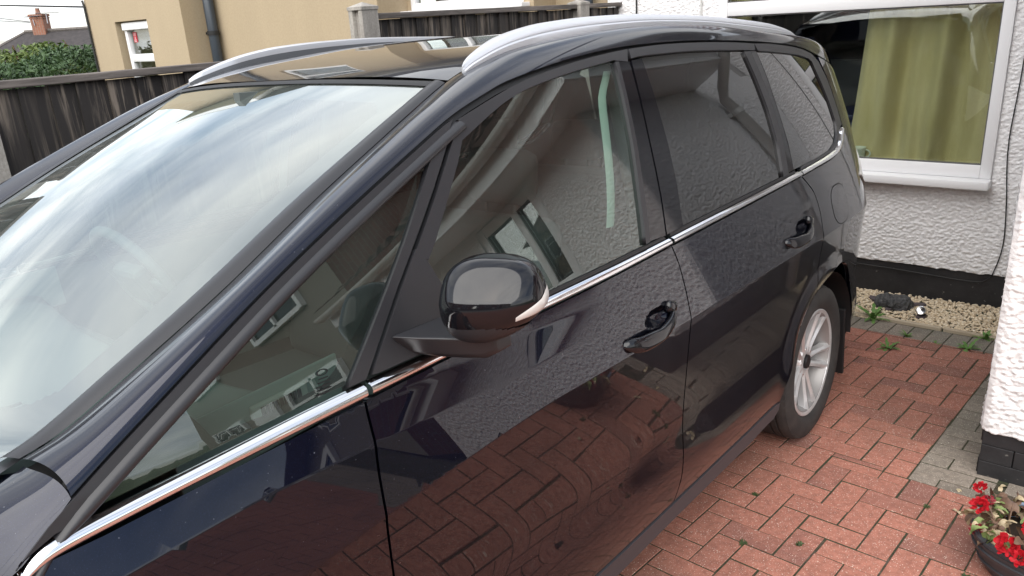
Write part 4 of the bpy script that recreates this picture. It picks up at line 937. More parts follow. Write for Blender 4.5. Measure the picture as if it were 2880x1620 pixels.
def side(s):
    P_, T_, G_ = M['paint'], M['trim'], M['gloss_black']
    # ---- front wing
    wing_top = [(2.942, 1.052), (2.965, 1.046), (3.10, 1.012), (3.30, .962), (3.55, .87), (3.68, .76)]
    poly = GAPFc[::-1]+beltL(2.39, 2.935)+wing_top+[(3.70, .60), (3.66, .36)]+[(3.30, .34)]+archF[::-1]+[(2.43, .336)]
    wing = panel('front_wing', poly, P_, car, s, gap=.0028)
    tp, lo = [(2.376, float(CT(2.376))), (2.5, float(CT(2.5))), (2.7, float(CT(2.7))), (2.83, 1.090), (2.90, 1.083), (2.935, 1.070), (2.957, 1.050)], [(2.378, float(CL(2.378))), (2.5, float(CL(2.5))), (2.7, float(CL(2.7))), (2.82, 1.066), (2.90, 1.058), (2.93, 1.052), (2.955, 1.045)]
    strip('chrome_strip', tp, lo, M['chrome'], wing, s, .006)
    # ---- front quarter light, mouldings
    qw = empty('quarter_light', parent=car)
    panel('pane', smooth_curve(QG, 4)+[(2.085, 1.47), (2.120, 1.425), (2.187, 1.352), (2.260, 1.277), (2.343, 1.193), (2.409, 1.128)]+[(x, gbz(x)) for x in xs(2.45, 2.80)], M['sideglass'], qw, s, -.006, 0)
    up = [p for p in PLOWc if p[0] > 1.955]
    mo = inset(up[::-1], 0) if False else [(p[0]+.006, p[1]-.0085) for p in up[::-1]]
    pil = mo+[(2.905, 1.100), (2.955, 1.062), (2.945, 1.070), (2.90, 1.088)]+[(2.85, 1.0935)]+smooth_curve(QG, 4)+[(2.056, 1.494), (1.99, 1.532)]
    panel('pillar_moulding', pil, T_, qw, s, .002, .016)
    # raised lip along the pillar moulding
    upx = [(2.952, 1.062), (2.915, 1.092)]+[(p[0], p[1]) for p in up[::3]]
    strip('drip_moulding', [(p[0]-.010, p[1]-.012) for p in upx], [(p[0]-.024, p[1]-.034+(.014 if p[0] > 2.9 else 0)) for p in upx], T_, qw, s, .004, 6, .006, .010, 50)
    bar = [(2.409, 1.127), (2.343, 1.193), (2.260, 1.277), (2.187, 1.352), (2.120, 1.425), (2.075, 1.475), (2.056, 1.494), (1.975, 1.535)]
    panel('division_bar', bar+[(p[0]+.006, p[1]+.001) for p in GA[1:]], T_, qw, s, .003, .016)
    # frit on the quarter light
    fr = [(2.835, 1.101), (2.728, 1.172), (2.693, 1.190), (2.670, 1.156), (2.659, 1.132), (2.569, 1.131), (2.452, 1.141), (2.419, 1.159), (2.329, 1.230), (2.226, 1.339), (2.158, 1.402), (2.10, 1.466)]
    panel('ceramic_band', fr+[(2.120, 1.425), (2.187, 1.352), (2.260, 1.277), (2.343, 1.193), (2.409, 1.128)]+[(x, gbz(x)) for x in xs(2.45, 2.80)], M['frit'], qw, s, -.009, 0)
    # etched maker's mark on the quarter light
    mk = MB()
    def onS(x, z): return (x, (float(S(x, z, False))-.0035)*s, z)
    for r_, (w0, w1) in enumerate(((.010, .010), (.016, .012), (.015, .015), (.017, .010), (.012, .016))):
        zc_ = 1.156-.0062*r_; xc_ = 2.446+.002*r_; mk.add([onS(xc_-w0, zc_-.0011), onS(xc_+w1, zc_-.0011), onS(xc_+w1, zc_+.0011), onS(xc_-w0, zc_+.0011)], [(0,1,2,3)])
    ring = [(math.cos(q_)*k_, math.sin(q_)*k_) for q_ in np.linspace(0, 2*math.pi, 21)[:-1] for k_ in (1., .72)]; mk.add([onS(2.445+.012*a_, 1.166+.0055*b_) for a_, b_ in ring], [(2*i, 2*((i+1) % 20), 2*((i+1) % 20)+1, 2*i+1) for i in range(20)])
    mk.build('glass_mark', M['void'], qw)
    # ---- front door
    dr = empty('front_door', parent=car)
    body = panel('front_door', GAPFc+[(1.9, .336), (1.32, .336)]+GAPBc[::-1]+beltL(1.29, 2.36), P_, dr, s, gap=.0028); body.name = 'door_skin'
    xx = xs(1.278, 2.366, .1); strip('chrome_strip', [(x, float(CT(x))) for x in xx], [(x, float(CL(x))) for x in xx], M['chrome'], dr, s, .006)
    panel('belt_seal', [(x, gbz(x)+.001) for x in xs(2.10, 1.30)]+[(x, float(CT(x))+.001) for x in xs(1.29, 2.10)], M['rubber'], dr, s, .001, .006)
    gl = [(1.400, gbz(1.4)), (1.36, 1.32), (1.323, 1.435), (1.290, 1.56), (1.268, 1.659)]+smooth_curve(FB[::-1], 5)+[(1.989, 1.476), (2.088, 1.366), (2.119, 1.33), (2.16, 1.28), (2.19, 1.20), (2.19, gbz(2.19))]
    panel('door_window', gl+[(x, gbz(x)) for x in xs(2.15, 1.45)], M['sideglass'], dr, s, -.007, 0)
    frm = smooth_curve(FT, 5)+[(1.200, 1.652), (1.268, 1.658)]+smooth_curve(FB[::-1], 5)+[(1.989, 1.475), (2.088, 1.365), (2.119, 1.33), (2.150, 1.30), (2.166, 1.312)]+[(p[0]-.006, p[1]-.001) for p in GA[4::-1]]
    panel('window_frame', frm, T_, dr, s, .002, .016, gap=.0005)
    panel('guide_strip', [(1.268, 1.655), (1.290, 1.56), (1.323, 1.435), (1.36, 1.32), (1.402, 1.176), (1.378, 1.178), (1.338, 1.32), (1.303, 1.435), (1.272, 1.56), (1.250, 1.655)], T_, dr, s, .004, .012)
    panel('pillar_cover', [(1.248, 1.655), (1.270, 1.56), (1.301, 1.435), (1.336, 1.32), (1.376, 1.178), (1.287, 1.176), (1.262, 1.28), (1.234, 1.435), (1.206, 1.57), (1.190, 1.654)], G_, dr, s, .0015, .014, gap=.001)
    sail = [(2.355, 1.134), (2.286, 1.210), (2.234, 1.267), (2.175, 1.328), (2.160, 1.31), (2.135, 1.24), (2.115, gbz(2.115)+.002)]
    panel('sail_panel', sail+[(x, gbz(x)) for x in xs(2.15, 2.34)], T_, dr, s, .006, .02)
    # ---- rear door
    dq = empty('rear_door', parent=car)
    rd = GAPBc+[(.80, .336), (.455, .336)]+ARCHc[:iC+1]+GAPCc[::-1]+beltL(.23, 1.255)
    b2 = panel('rear_door', rd, P_, dq, s, gap=.0028); b2.name = 'door_skin'
    xx = xs(.220, 1.264, .1); strip('chrome_strip', [(x, float(CT(x))) for x in xx], [(x, float(CL(x))) for x in xx], M['chrome'], dq, s, .006)
    panel('belt_seal', [(x, gbz(x)+.001) for x in xs(1.26, .26)]+[(x, float(CT(x))+.001) for x in xs(.26, 1.26)], M['rubber'], dq, s, .001, .006)
    panel('door_window', [(1.179, gbz(1.179)), (1.150, 1.30), (1.132, 1.412), (1.118, 1.56), (1.113, 1.664)]+smooth_curve(RB, 5)[1:]+[(.365, 1.56), (.352, 1.448), (.356, 1.323), (.384, gbz(.384))]+[(x, gbz(x)) for x in xs(.45, 1.12)], M['tintglass'], dq, s, -.007, 0)
    panel('window_frame', smooth_curve(RT, 5)+[(.285, 1.659), (.386, 1.662)]+smooth_curve(RB, 5)[::-1]+[(1.178, 1.660)], T_, dq, s, .002, .016, gap=.0005)
    panel('pillar_cover', [(1.178, 1.656), (1.198, 1.57), (1.228, 1.435), (1.256, 1.28), (1.281, 1.177), (1.181, 1.181), (1.152, 1.30), (1.134, 1.412), (1.120, 1.56), (1.115, 1.660)], G_, dq, s, .0015, .014, gap=.001)
    panel('guide_strip', [(.386, 1.658), (.366, 1.56), (.353, 1.448), (.357, 1.323), (.385, gbz(.385)), (.330, gbz(.33)), (.306, 1.323), (.303, 1.448), (.316, 1.56), (.332, 1.658)], T_, dq, s, .003, .012)
    # ---- rear quarter
    q = empty('rear_quarter', parent=car)
    cq_low = [(.21, 1.187), (.05, 1.194), (-.13, 1.200), (-.24, 1.207), (-.31, 1.217), (-.365, 1.235), (-.41, 1.262), (-.45, 1.295)]
    cq_top = [(.21, 1.206), (.05, 1.213), (-.09, 1.219), (-.22, 1.228), (-.29, 1.240), (-.34, 1.260), (-.385, 1.290), (-.44, 1.306)]
    qbody = GAPCc+ARCHc[iC:]+[(-.70, .27), (-.93, .30), (-.965, .50), (-.965, .80), (-.93, 1.00), (-.86, 1.20), (-.74, 1.44), (-.66, 1.555), (-.60, 1.578)]+[(-.425, 1.616), (-.428, 1.59), (-.452, 1.52), (-.466, 1.40), (-.466, 1.312)]+smooth_curve([(p[0], p[1]-.003) for p in cq_low[::-1]], 3)
    panel('quarter_skin', qbody, P_, q, s, gap=.0028)
    strip('chrome_strip', cq_top, cq_low, M['chrome'], q, s, .006, 7, .006, .012, 70)
    panel('quarter_window', [(.256, 1.216), (.10, 1.221), (-.09, 1.228), (-.20, 1.236), (-.29, 1.255), (-.345, 1.290), (-.372, 1.330), (-.362, 1.42), (-.337, 1.50), (-.30, 1.598), (-.27, 1.612), (-.15, 1.630), (.02, 1.643), (.16, 1.652), (.262, 1.656), (.248, 1.565), (.246, 1.43), (.243, 1.311)], M['tintglass'], q, s, -.005, 0)
    ring_o = [(.268, 1.684), (.122, 1.680), (-.10, 1.665), (-.25, 1.648), (-.34, 1.628), (-.40, 1.59), (-.440, 1.51), (-.455, 1.40), (-.455, 1.316), (-.40, 1.303), (-.345, 1.262), (-.31, 1.242), (-.25, 1.229), (-.09, 1.2205), (.05, 1.2145), (.208, 1.208)]
    ring_i = [(.2, 1.2175), (.10, 1.221), (-.09, 1.228), (-.20, 1.236), (-.29, 1.255), (-.345, 1.290), (-.372, 1.330), (-.362, 1.42), (-.337, 1.50), (-.30, 1.598), (-.27, 1.612), (-.15, 1.630), (.02, 1.643), (.16, 1.652), (.262, 1.657)]
    panel('window_frame', ring_o[::1]+ring_i, T_, q, s, .002, .014)
    panel('pillar_cover', [(.275, 1.656), (.262, 1.565), (.258, 1.43), (.258, 1.311), (.268, 1.217), (.318, 1.214), (.297, 1.323), (.293, 1.448), (.306, 1.56), (.322, 1.656)], G_, q, s, -.001, .012)
    if s == 1:
        fl = [(-.17+.105*np.sign(math.cos(t))*abs(math.cos(t))**.75, 1.015+.078*np.sign(math.sin(t))*abs(math.sin(t))**.75) for t in np.linspace(0, 2*math.pi, 40)[:-1]]
        panel('fuel_flap', fl, P_, q, s, .0012, .006, .02, .01); panel('flap_gap', inset(fl, -.0042), M['void'], q, s, .0004, .003, .02, .01)
    # tail lamp wrapping the corner
    panel('tail_lamp', [(-.60, 1.075), (-.70, 1.10), (-.86, 1.185), (-.93, 1.00), (-.945, .93), (-.80, .985), (-.66, 1.04)], M['lamp_clear'], q, s, .008, .02, .03, .012)
    # sill
    panel('sill_trim', [(2.44, .328), (1.8, .330), (1.305, .330), (.727, .331), (.452, .338), (.440, .30), (.455, .262), (.70, .245), (1.26, .245), (1.9, .238), (2.44, .236)], M['sill'], car, s, .004, .05)
    # gap filler behind the shut lines
    panel('inner_shell', [(3.5, .40), (3.28, .40)]+archF[::-1]+[(2.40, .30), (.46, .30)]+ARCHc+[(-.70, .30), (-.90, .35), (-.90, 1.0), (-.80, 1.17), (-.45, 1.18), (.21, 1.165), (1.27, 1.13), (2.37, 1.08), (2.90, 1.04), (3.4, .9)], M['void'], car, s, -.016, 0, .09, .03)
    return dict(front=dr, rear=dq)
doors = {s: side(s) for s in (1, -1)}

# ---- painted A-pillar and roof side, roof, windscreen
EIN = [(2.886, .699, 1.153), (2.82, .697, 1.171), (2.687, .687, 1.230), (2.507, .673, 1.314), (2.278, .653, 1.432), (2.093, .638, 1.521), (1.979, .629, 1.575), (1.854, .622, 1.633), (1.76, .628, 1.668), (1.626, .638, 1.701), (1.411, .645, 1.727), (1.162, .650, 1.745), (.865, .652, 1.756), (.506, .650, 1.752), (.15, .646, 1.733), (-.26, .640, 1.710), (-.50, .630, 1.690), (-.66, .615, 1.664)]
def resample(P, n):
    P = np.array(P, float); d = np.r_[0, np.cumsum(np.linalg.norm(np.diff(P, axis=0), axis=1))]; t = np.linspace(0, d[-1], n); return np.stack([np.interp(t, d, P[:,k]) for k in range(P.shape[1])], 1)
ein = np.array(smooth_curve(EIN, 8)); plo = np.array(smooth_curve(PLOW+[(-.45, 1.648), (-.54, 1.686)][:0], 8))
for s in (1, -1):
    # pair up stations by x
    st = np.r_[np.linspace(2.868, 1.95, 46), np.linspace(1.93, -.60, 74)]; fz = spl([(p[0], p[1]) for p in plo]); ey = spl([(p[0], p[1]) for p in ein]); ez = spl([(p[0], p[2]) for p in ein]); nv = 17; vs = []
    for x in st:
        xe = x+.016*sstep(1.9, 2.86, x); p0 = np.array([xe, float(ey(xe)), float(ez(xe))]); z1_ = float(fz(x)); p1 = np.array([x, float(S(x, z1_)), z1_]); L = np.linalg.norm(p1-p0)
        ap = float(sstep(1.75, 2.05, x)); t0 = np.array([0, 1., .10+.30*ap]); t0 /= np.linalg.norm(t0); e = .01; t1 = np.array([0, float(S(x, z1_-e)-S(x, z1_))/e, -1.]); t1 /= np.linalg.norm(t1)
        for j in range(nv):
            t = j/(nv-1); h = (2*t**3-3*t*t+1)*p0+(t**3-2*t*t+t)*t0*L*1.15+(-2*t**3+3*t*t)*p1+(t**3-t*t)*t1*L*1.05; vs.append((h[0], h[1]*s, h[2]))
    n = len(st); fs = [(i*nv+j, (i+1)*nv+j, (i+1)*nv+j+1, i*nv+j+1) for i in range(n-1) for j in range(nv-1)]; k = len(vs)
    for i in range(n): a = vs[i*nv+nv-1]; vs.append((a[0], a[1]-.022*s, a[2]+.004))
    fs += [(i*nv+nv-1, (i+1)*nv+nv-1, k+i+1, k+i) for i in range(n-1)]
    me = mesh_from('roof_side', vs, fs, True); recalc(me); me.set_sharp_from_angle(angle=math.radians(50)); link('roof_side', me, M['paint'], car)
    # dark channel between the painted pillar and the door mouldings
    vs = []
    for x in st:
        z1_ = float(fz(x)); 
        for dz_, dy_ in ((.012, -.020), (-.002, -.016), (-.020, -.014)): vs.append((x, (float(S(x, z1_+dz_))+dy_)*s, z1_+dz_))
    fs = [(i*3+j, (i+1)*3+j, (i+1)*3+j+1, i*3+j+1) for i in range(n-1) for j in range(2)]
    link('door_seal', mesh_from('door_seal', vs, fs, True), M['rubber'], car)
eyf, ezf = spl([(p[0], p[1]) for p in ein]), spl([(p[0], p[2]) for p in ein])
ZC = spl([(1.96, 1.632), (1.90, 1.656), (1.75, 1.690), (1.6, 1.716), (1.3, 1.751), (1.0, 1.768), (.6, 1.783), (.1, 1.778), (-.4, 1.752), (-.8, 1.70)])
def roof_pt(v, u):           # v 0 front .. 1 rear ; u -1..1
    xh = 1.842+.058*(1-u*u); x = xh*(1-v)+(-.72)*v; xe = 1.842*(1-v)+(-.72)*v; ye = float(eyf(max(xe, -.66)))-.004; zs = float(ezf(max(xe, -.66)))-(.12*max(0, -.66-xe)); zc = float(ZC(x)); k = 1-abs(u)**2.3
    return (x, ye*u, zs+(zc-zs)*k if k > 0 else zs)
vs, fs = lattice(70, 33, lambda a, b_: roof_pt(a, b_*2-1)); me = mesh_from('roof', vs, fs, True); recalc(me); link('roof', me, M['paint'], car)
_wsE = resample(ein[ein[:,0] > 1.845], 60)[::-1]
def ws_fast(v, u, d=0.):
    i = v*59; k = int(max(0, min(58, math.floor(i)))); t = i-k; pe = _wsE[k]*(1-t)+_wsE[k+1]*t
    pc_ = np.array([1.905+(3.035-1.905)*v, 0, 1.652+(1.098-1.652)*v+.050*math.sin(math.pi*v)]); a = abs(u)**2.3
    P = np.array([pc_[0]*(1-a)+pe[0]*a, (pe[1]-.006)*u, pc_[2]*(1-a)+pe[2]*a]); nn = np.array([.42, .12*u, .9]); nn /= np.linalg.norm(nn); return tuple(P+nn*d)
UM = .955
ws = empty('windscreen', parent=car)
vs, fs = lattice(60, 61, lambda a, b_: ws_fast(.012+a*.988, (b_*2-1)*UM, -.002)); me = mesh_from('glass', vs, fs, True); recalc(me); link('glass', me, M['wscreen'], ws)
# ceramic band: thin dark sheet bonded under the rim of the glass
def band_in(v, u):
    au = abs(u); lim_u = .865; top = .085+.0*au; 
    if au < .30: top = .16
    if au < .13: top = .40
    elif au < .20: top = .30
    bot = .90 - .0*au
    # rounded corners
    if v < top or au > lim_u or v > bot: return True
    cu, cv, r = lim_u-.10, top+.06, 1.
    if au > cu and v < cv and ((au-cu)/.10)**2+((cv-v)/.06)**2 > 1: return True
    cv = bot-.07
    if au > cu and v > cv and ((au-cu)/.10)**2+((v-cv)/.07)**2 > 1: return True
    return False
nu, nv = 121, 161; vs, _ = lattice(nu, nv, lambda a, b_: ws_fast(.012+a*.985, (b_*2-1)*UM, -.007)); fs = []
for i in range(nu-1):
    for j in range(nv-1):
        v_, u_ = .012+(i+.5)/(nu-1)*.985, ((j+.5)/(nv-1)*2-1)*UM
        if abs(u_+.015) < .022 and .315 < v_ < .352: continue
        if abs(u_-.055) < .022 and .235 < v_ < .265: continue
        if band_in(v_, u_): fs.append((i*nv+j, (i+1)*nv+j, (i+1)*nv+j+1, i*nv+j+1))
link('ceramic_band', mesh_from('ceramic_band', vs, fs, True), M['frit'], ws)
for s in (1, -1):
    vs, fs = lattice(60, 7, lambda a, b_: ws_fast(a, s*(.945+b_*.060), .001+.006*math.sin(math.pi*b_))); me = mesh_from('side_trim', vs, fs, True); recalc(me); link('side_trim', me, M['trim'], ws)
vs, fs = lattice(5, 61, lambda a, b_: ws_fast(-.004+a*.022, (b_*2-1)*.985, .001+.003*math.sin(math.pi*a))); me = mesh_from('header_seal', vs, fs, True); recalc(me); link('header_seal', me, M['rubber'], ws)
# wiper at rest
for k, (a0, a1) in enumerate((((.97, .62), (.93, -.05)), ((.97, -.10), (.93, -.72)))):
    m = MB(); P0, P1 = ws_fast(a0[0], a0[1], .02), ws_fast(a1[0], a1[1], .016); m.tube([P0, P1], .008, 6); m.build('wiper', M['rubber'], car, True)

# ---- bonnet and wing tops
def bz(x, y): return spl([(2.86, 1.115), (3.05, 1.085), (3.3, 1.035), (3.6, .945), (3.75, .83)])(x)-.10*(abs(y)/.72)**3
def bon(a, b_):
    u = b_*2-1; x0 = 3.045-.155*abs(u)**2.3; x = x0+(3.74-x0)*a; ye = .705-.10*max(0, (x-2.9)/.85)**1.4; y = ye*u
    zz = float(bz(x, 0)); ze = float(spl([(2.86, 1.148), (2.95, 1.118), (3.1, 1.072), (3.3, 1.015), (3.55, .92), (3.74, .80)])(x)); return (x, y, zz+(ze-zz)*abs(u)**2.5+.006*math.exp(-((abs(u)-.7)/.08)**2))
vs, fs = lattice(30, 41, bon); me = mesh_from('bonnet', vs, fs, True); recalc(me); link('bonnet', me, M['paint'], car)
zo = spl([(2.868, 1.128), (2.90, 1.103), (2.955, 1.060), (3.10, 1.012), (3.30, .962), (3.55, .87), (3.70, .75)])
for s in (1, -1):
    def wt(a, b_):
        x = 2.872+.82*a**1.15; ye = .709-.10*max(0, (x-2.9)/.85)**1.4; ze = float(spl([(2.86, 1.150), (2.95, 1.118), (3.1, 1.072), (3.3, 1.015), (3.55, .92), (3.74, .80)])(x)); z1_ = float(zo(x)); xr = x-.018*b_*(1-a)
        p0 = np.array([x+.016*(1-a), ye, ze]); p1 = np.array([x, float(S(x, z1_)), z1_]); L = np.linalg.norm(p1-p0); t0 = np.array([0, 1, .12]); t1 = np.array([0, .55, -.83]); t = b_
        h = (2*t**3-3*t*t+1)*p0+(t**3-2*t*t+t)*t0*L*1.1+(-2*t**3+3*t*t)*p1+(t**3-t*t)*t1*L; return (h[0]-.003, h[1]*s, h[2])
    vs, fs = lattice(40, 15, wt); me = mesh_from('wing_top', vs, fs, True); recalc(me); link('wing_top', me, M['paint'], car)
    vs, fs = lattice(3, 12, lambda a, b_: (2.848+.055*a, (.68+.16*b_)*s, 1.150-.060*b_-.016-.012*a)); link('cowl_gap', mesh_from('cowl_gap', vs, fs), M['rubber'], car)
vs, fs = lattice(4, 31, lambda a, b_: tuple(np.array(ws_fast(.985, (b_*2-1)*.99, -.006))+np.array([.10*a, 0, -.03*a]))); link('scuttle', mesh_from('scuttle', vs, fs, True), M['trim'], car)

# ---- roof rails
ztop = spl([(1.805, 1.668), (1.785, 1.682), (1.751, 1.697), (1.656, 1.729), (1.585, 1.746), (1.458, 1.766), (1.22, 1.783), (.939, 1.791), (.60, 1.789), (.275, 1.779), (-.09, 1.759), (-.20, 1.746), (-.30, 1.726), (-.335, 1.712)])
for s in (1, -1):
    st = np.r_[1.805, 1.80, np.linspace(1.79, 1.55, 18), np.linspace(1.5, -.2, 46), np.linspace(-.22, -.333, 8)]; vs = []; dk = []; nv = 12
    for x in st:
        zt_ = float(ztop(x)); xb = min(x, 1.84); zb = min(float(ezf(xb))-.004, zt_-.004); h = zt_-zb; tw = sstep(1.81, 1.62, x) if False else 1; k = float(np.clip((1.81-x)/.16, .0, 1))**.6*float(np.clip((x+.34)/.16, .05, 1))**.6
        yo, yi = .640, .640-.052*k-.003; 
        prof = [(yo+.004, zb), (yo+.003, zb+h*.40), (yo+.000, zb+h*.47), (yo-.004, zb+h*.50), (yo-.003, zb+h*.55), (yo-.006, zb+h*.75), (yo-.012*k-.004, zb+h*.93), (yo-.020*k-.004, zb+h), (yi+.012*k, zb+h*.985), (yi+.003*k, zb+h*.88), (yi, zb+h*.5), (yi, zb)]
        vs += [(x, y*s, z) for y, z in prof]
    n = len(st); fo = [(i*nv+j, (i+1)*nv+j, (i+1)*nv+j+1, i*nv+j+1) for i in range(n-1) for j in range(nv-1)]
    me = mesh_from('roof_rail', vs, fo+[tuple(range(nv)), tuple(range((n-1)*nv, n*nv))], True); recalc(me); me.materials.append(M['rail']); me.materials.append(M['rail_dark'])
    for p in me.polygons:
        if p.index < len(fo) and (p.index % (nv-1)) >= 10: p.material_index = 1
    me.set_sharp_from_angle(angle=math.radians(40)); link('roof_rail', me, None, car)

# ---- door handles
for s in (1, -1):
    for key, (hx_, hz_) in (('front', HANDLES[0]), ('rear', HANDLES[1])):
        t = empty('door_handle', parent=doors[s][key]); st = np.linspace(0, 1, 49); vs = []; n = 14; ox, oz = hx_-1.425, hz_-.981
        pz = spl([(0, .958), (.25, .950), (.5, .950), (.75, .959), (1, .981)]); ph_ = spl([(0, .004), (.04, .0125), (.12, .0195), (.3, .0205), (.6, .0165), (.85, .0135), (.96, .010), (1, .003)]); po = spl([(0, -.004), (.06, .012), (.25, .027), (.5, .031), (.75, .025), (.93, .010), (1, -.003)])
        for u in st:
            x = 1.612-.285*u+ox; zc = float(pz(u))+oz; hh = float(ph_(u)); yb = float(S(x, zc, False))+float(po(u))
            for j in range(n):
                a = 2*math.pi*j/n; ca, sa = math.cos(a), math.sin(a); vs.append((x, (yb-.006+.0095*math.copysign(abs(ca)**.8, ca)-.004*sa)*s, zc+hh*math.copysign(abs(sa)**.85, sa)))
        fs = [(i*n+j, i*n+(j+1) % n, (i+1)*n+(j+1) % n, (i+1)*n+j) for i in range(48) for j in range(n)]+[tuple(range(n)), tuple(range(48*n, 49*n))]; me = mesh_from('grip', vs, fs, True); recalc(me); link('grip', me, M['gloss_black'], t)
        m = MB(); x = 1.352+ox; m.box((x, (float(S(x, .995+oz, False))+.004)*s, .992+oz), (.050, .024, .034), rotm('Y', -.30), .010); m.build('lock_cover', M['gloss_black'], t, auto=60)
# ---- wing mirrors
def superell(c, d, R, e1, e2, nu=48, nv=32, fn=None):
    vs = []; sg = lambda v, p: math.copysign(abs(v)**p, v)
    for i in range(nv+1):
        ph = -math.pi/2+math.pi*i/nv
        for j in range(nu):
            th = 2*math.pi*j/nu; v = Vector((d[0]*sg(math.cos(ph), e1)*sg(math.cos(th), e2), d[1]*sg(math.cos(ph), e1)*sg(math.sin(th), e2), d[2]*sg(math.sin(ph), e1)))
            if fn: v = fn(v)
            vs.append(R @ v + Vector(c))
    fs = [(i*nu+j, i*nu+(j+1) % nu, (i+1)*nu+(j+1) % nu, (i+1)*nu+j) for i in range(nv) for j in range(nu)]; return vs, fs
for s in (1, -1):
    t = empty('wing_mirror', parent=car); R = rotm('Z', math.radians(24)*s); C0 = Vector((2.200, 1.040*s, 1.272))
    def shp(v):
        y = v.y*s; k = (y/.097); q = v.z/.074; fx = (1-.52*max(0, q)-.16*max(0, -q)) if v.x > 0 else 1.; return Vector((v.x*fx*(1-.30*max(0, k)**2), v.y*(1-.10*max(0, q)), v.z*(1-(.16 if q > 0 else .46)*max(0, (k+.25)/1.25)**1.5)+.006*k))
    def side_y(v): return v
    vs, fs = superell(C0, (.074, .097, .074), R, .62, .66, 64, 48, shp)
    upper = [f for f in fs if sum((R.inverted() @ (Vector(vs[i])-C0)).z for i in f)/4 > -.046]; lower = [f for f in fs if f not in set(upper)]
    o = link('mirror_cap', mesh_from('mirror_cap', vs, upper, True), M['gloss_black'], t); recalc(o.data)
    vs2 = [C0+R @ Vector(((R.inverted() @ (Vector(v)-C0)).x*.97, (R.inverted() @ (Vector(v)-C0)).y*.97, (R.inverted() @ (Vector(v)-C0)).z*1.12)) for v in vs]
    o = link('lower_housing', mesh_from('lower_housing', vs2, [f for f in fs if sum((R.inverted() @ (Vector(vs[i])-C0)).z for i in f)/4 < -.038], True), M['trim'], t); recalc(o.data)
    # indicator strip wrapped round the outer front corner of the housing
    def on_cap(a, z, k):
        sg = lambda v, p: math.copysign(abs(v)**p, v); sp_ = math.copysign(min(1, abs(z/.074))**(1/.62), z); ph = math.asin(sp_); th = math.pi/2*0+a
        v = Vector((.074*sg(math.cos(ph), .62)*sg(math.sin(th), .66), .097*s*sg(math.cos(ph), .62)*sg(math.cos(th), .66), z)); return C0+R @ (shp(v)*k)
    vs, fs = lattice(26, 9, lambda p, q: on_cap(-.24+1.36*p, -.041+(.010+.050*(1-p)**.9)*q, 1.012+.022*math.sin(math.pi*q)**.5*math.sin(math.pi*min(1, max(0, p)))**.3)); me = mesh_from('indicator_lamp', vs, fs, True); recalc(me); link('indicator_lamp', me, M['lamp_clear'], t)
    # mirror glass on the back
    m = MB(); vs4, fs4 = superell(C0+R @ Vector((-.064, -.010*s, .004)), (.004, .066, .044), R, .5, .5, 32, 12); m.add(vs4, fs4); m.build('mirror_glass', M['chrome'], t, True)
    # arm: a sharp-edged wedge from the sail panel to the housing
    secs = [(.860, ((2.300, 1.190), (2.262, 1.150), (2.240, 1.136), (2.160, 1.136), (2.165, 1.190))), (.905, ((2.272, 1.187), (2.248, 1.148), (2.228, 1.135), (2.152, 1.135), (2.158, 1.188))), (.960, ((2.232, 1.184), (2.222, 1.148), (2.206, 1.136), (2.142, 1.136), (2.150, 1.190))), (1.005, ((2.206, 1.184), (2.204, 1.152), (2.192, 1.140), (2.136, 1.142), (2.142, 1.196))), (1.028, ((2.190, 1.188), (2.190, 1.164), (2.182, 1.154), (2.142, 1.156), (2.146, 1.198)))]
    vs5 = [(x, y*s, z) for y, sc_ in secs for x, z in sc_]; n = 5
    fs5 = [(i*n+j, i*n+(j+1) % n, (i+1)*n+(j+1) % n, (i+1)*n+j) for i in range(len(secs)-1) for j in range(n)]+[tuple(range((len(secs)-1)*n, len(secs)*n)), tuple(range(n))]
    me = mesh_from('mirror_arm', vs5, fs5, True); recalc(me); me.set_sharp_from_angle(angle=math.radians(38)); o = link('mirror_arm', me, M['trim'], t); bv = o.modifiers.new('bevel', 'BEVEL'); bv.width = .004; bv.segments = 3; bv.limit_method = 'ANGLE'; bv.angle_limit = math.radians(30)

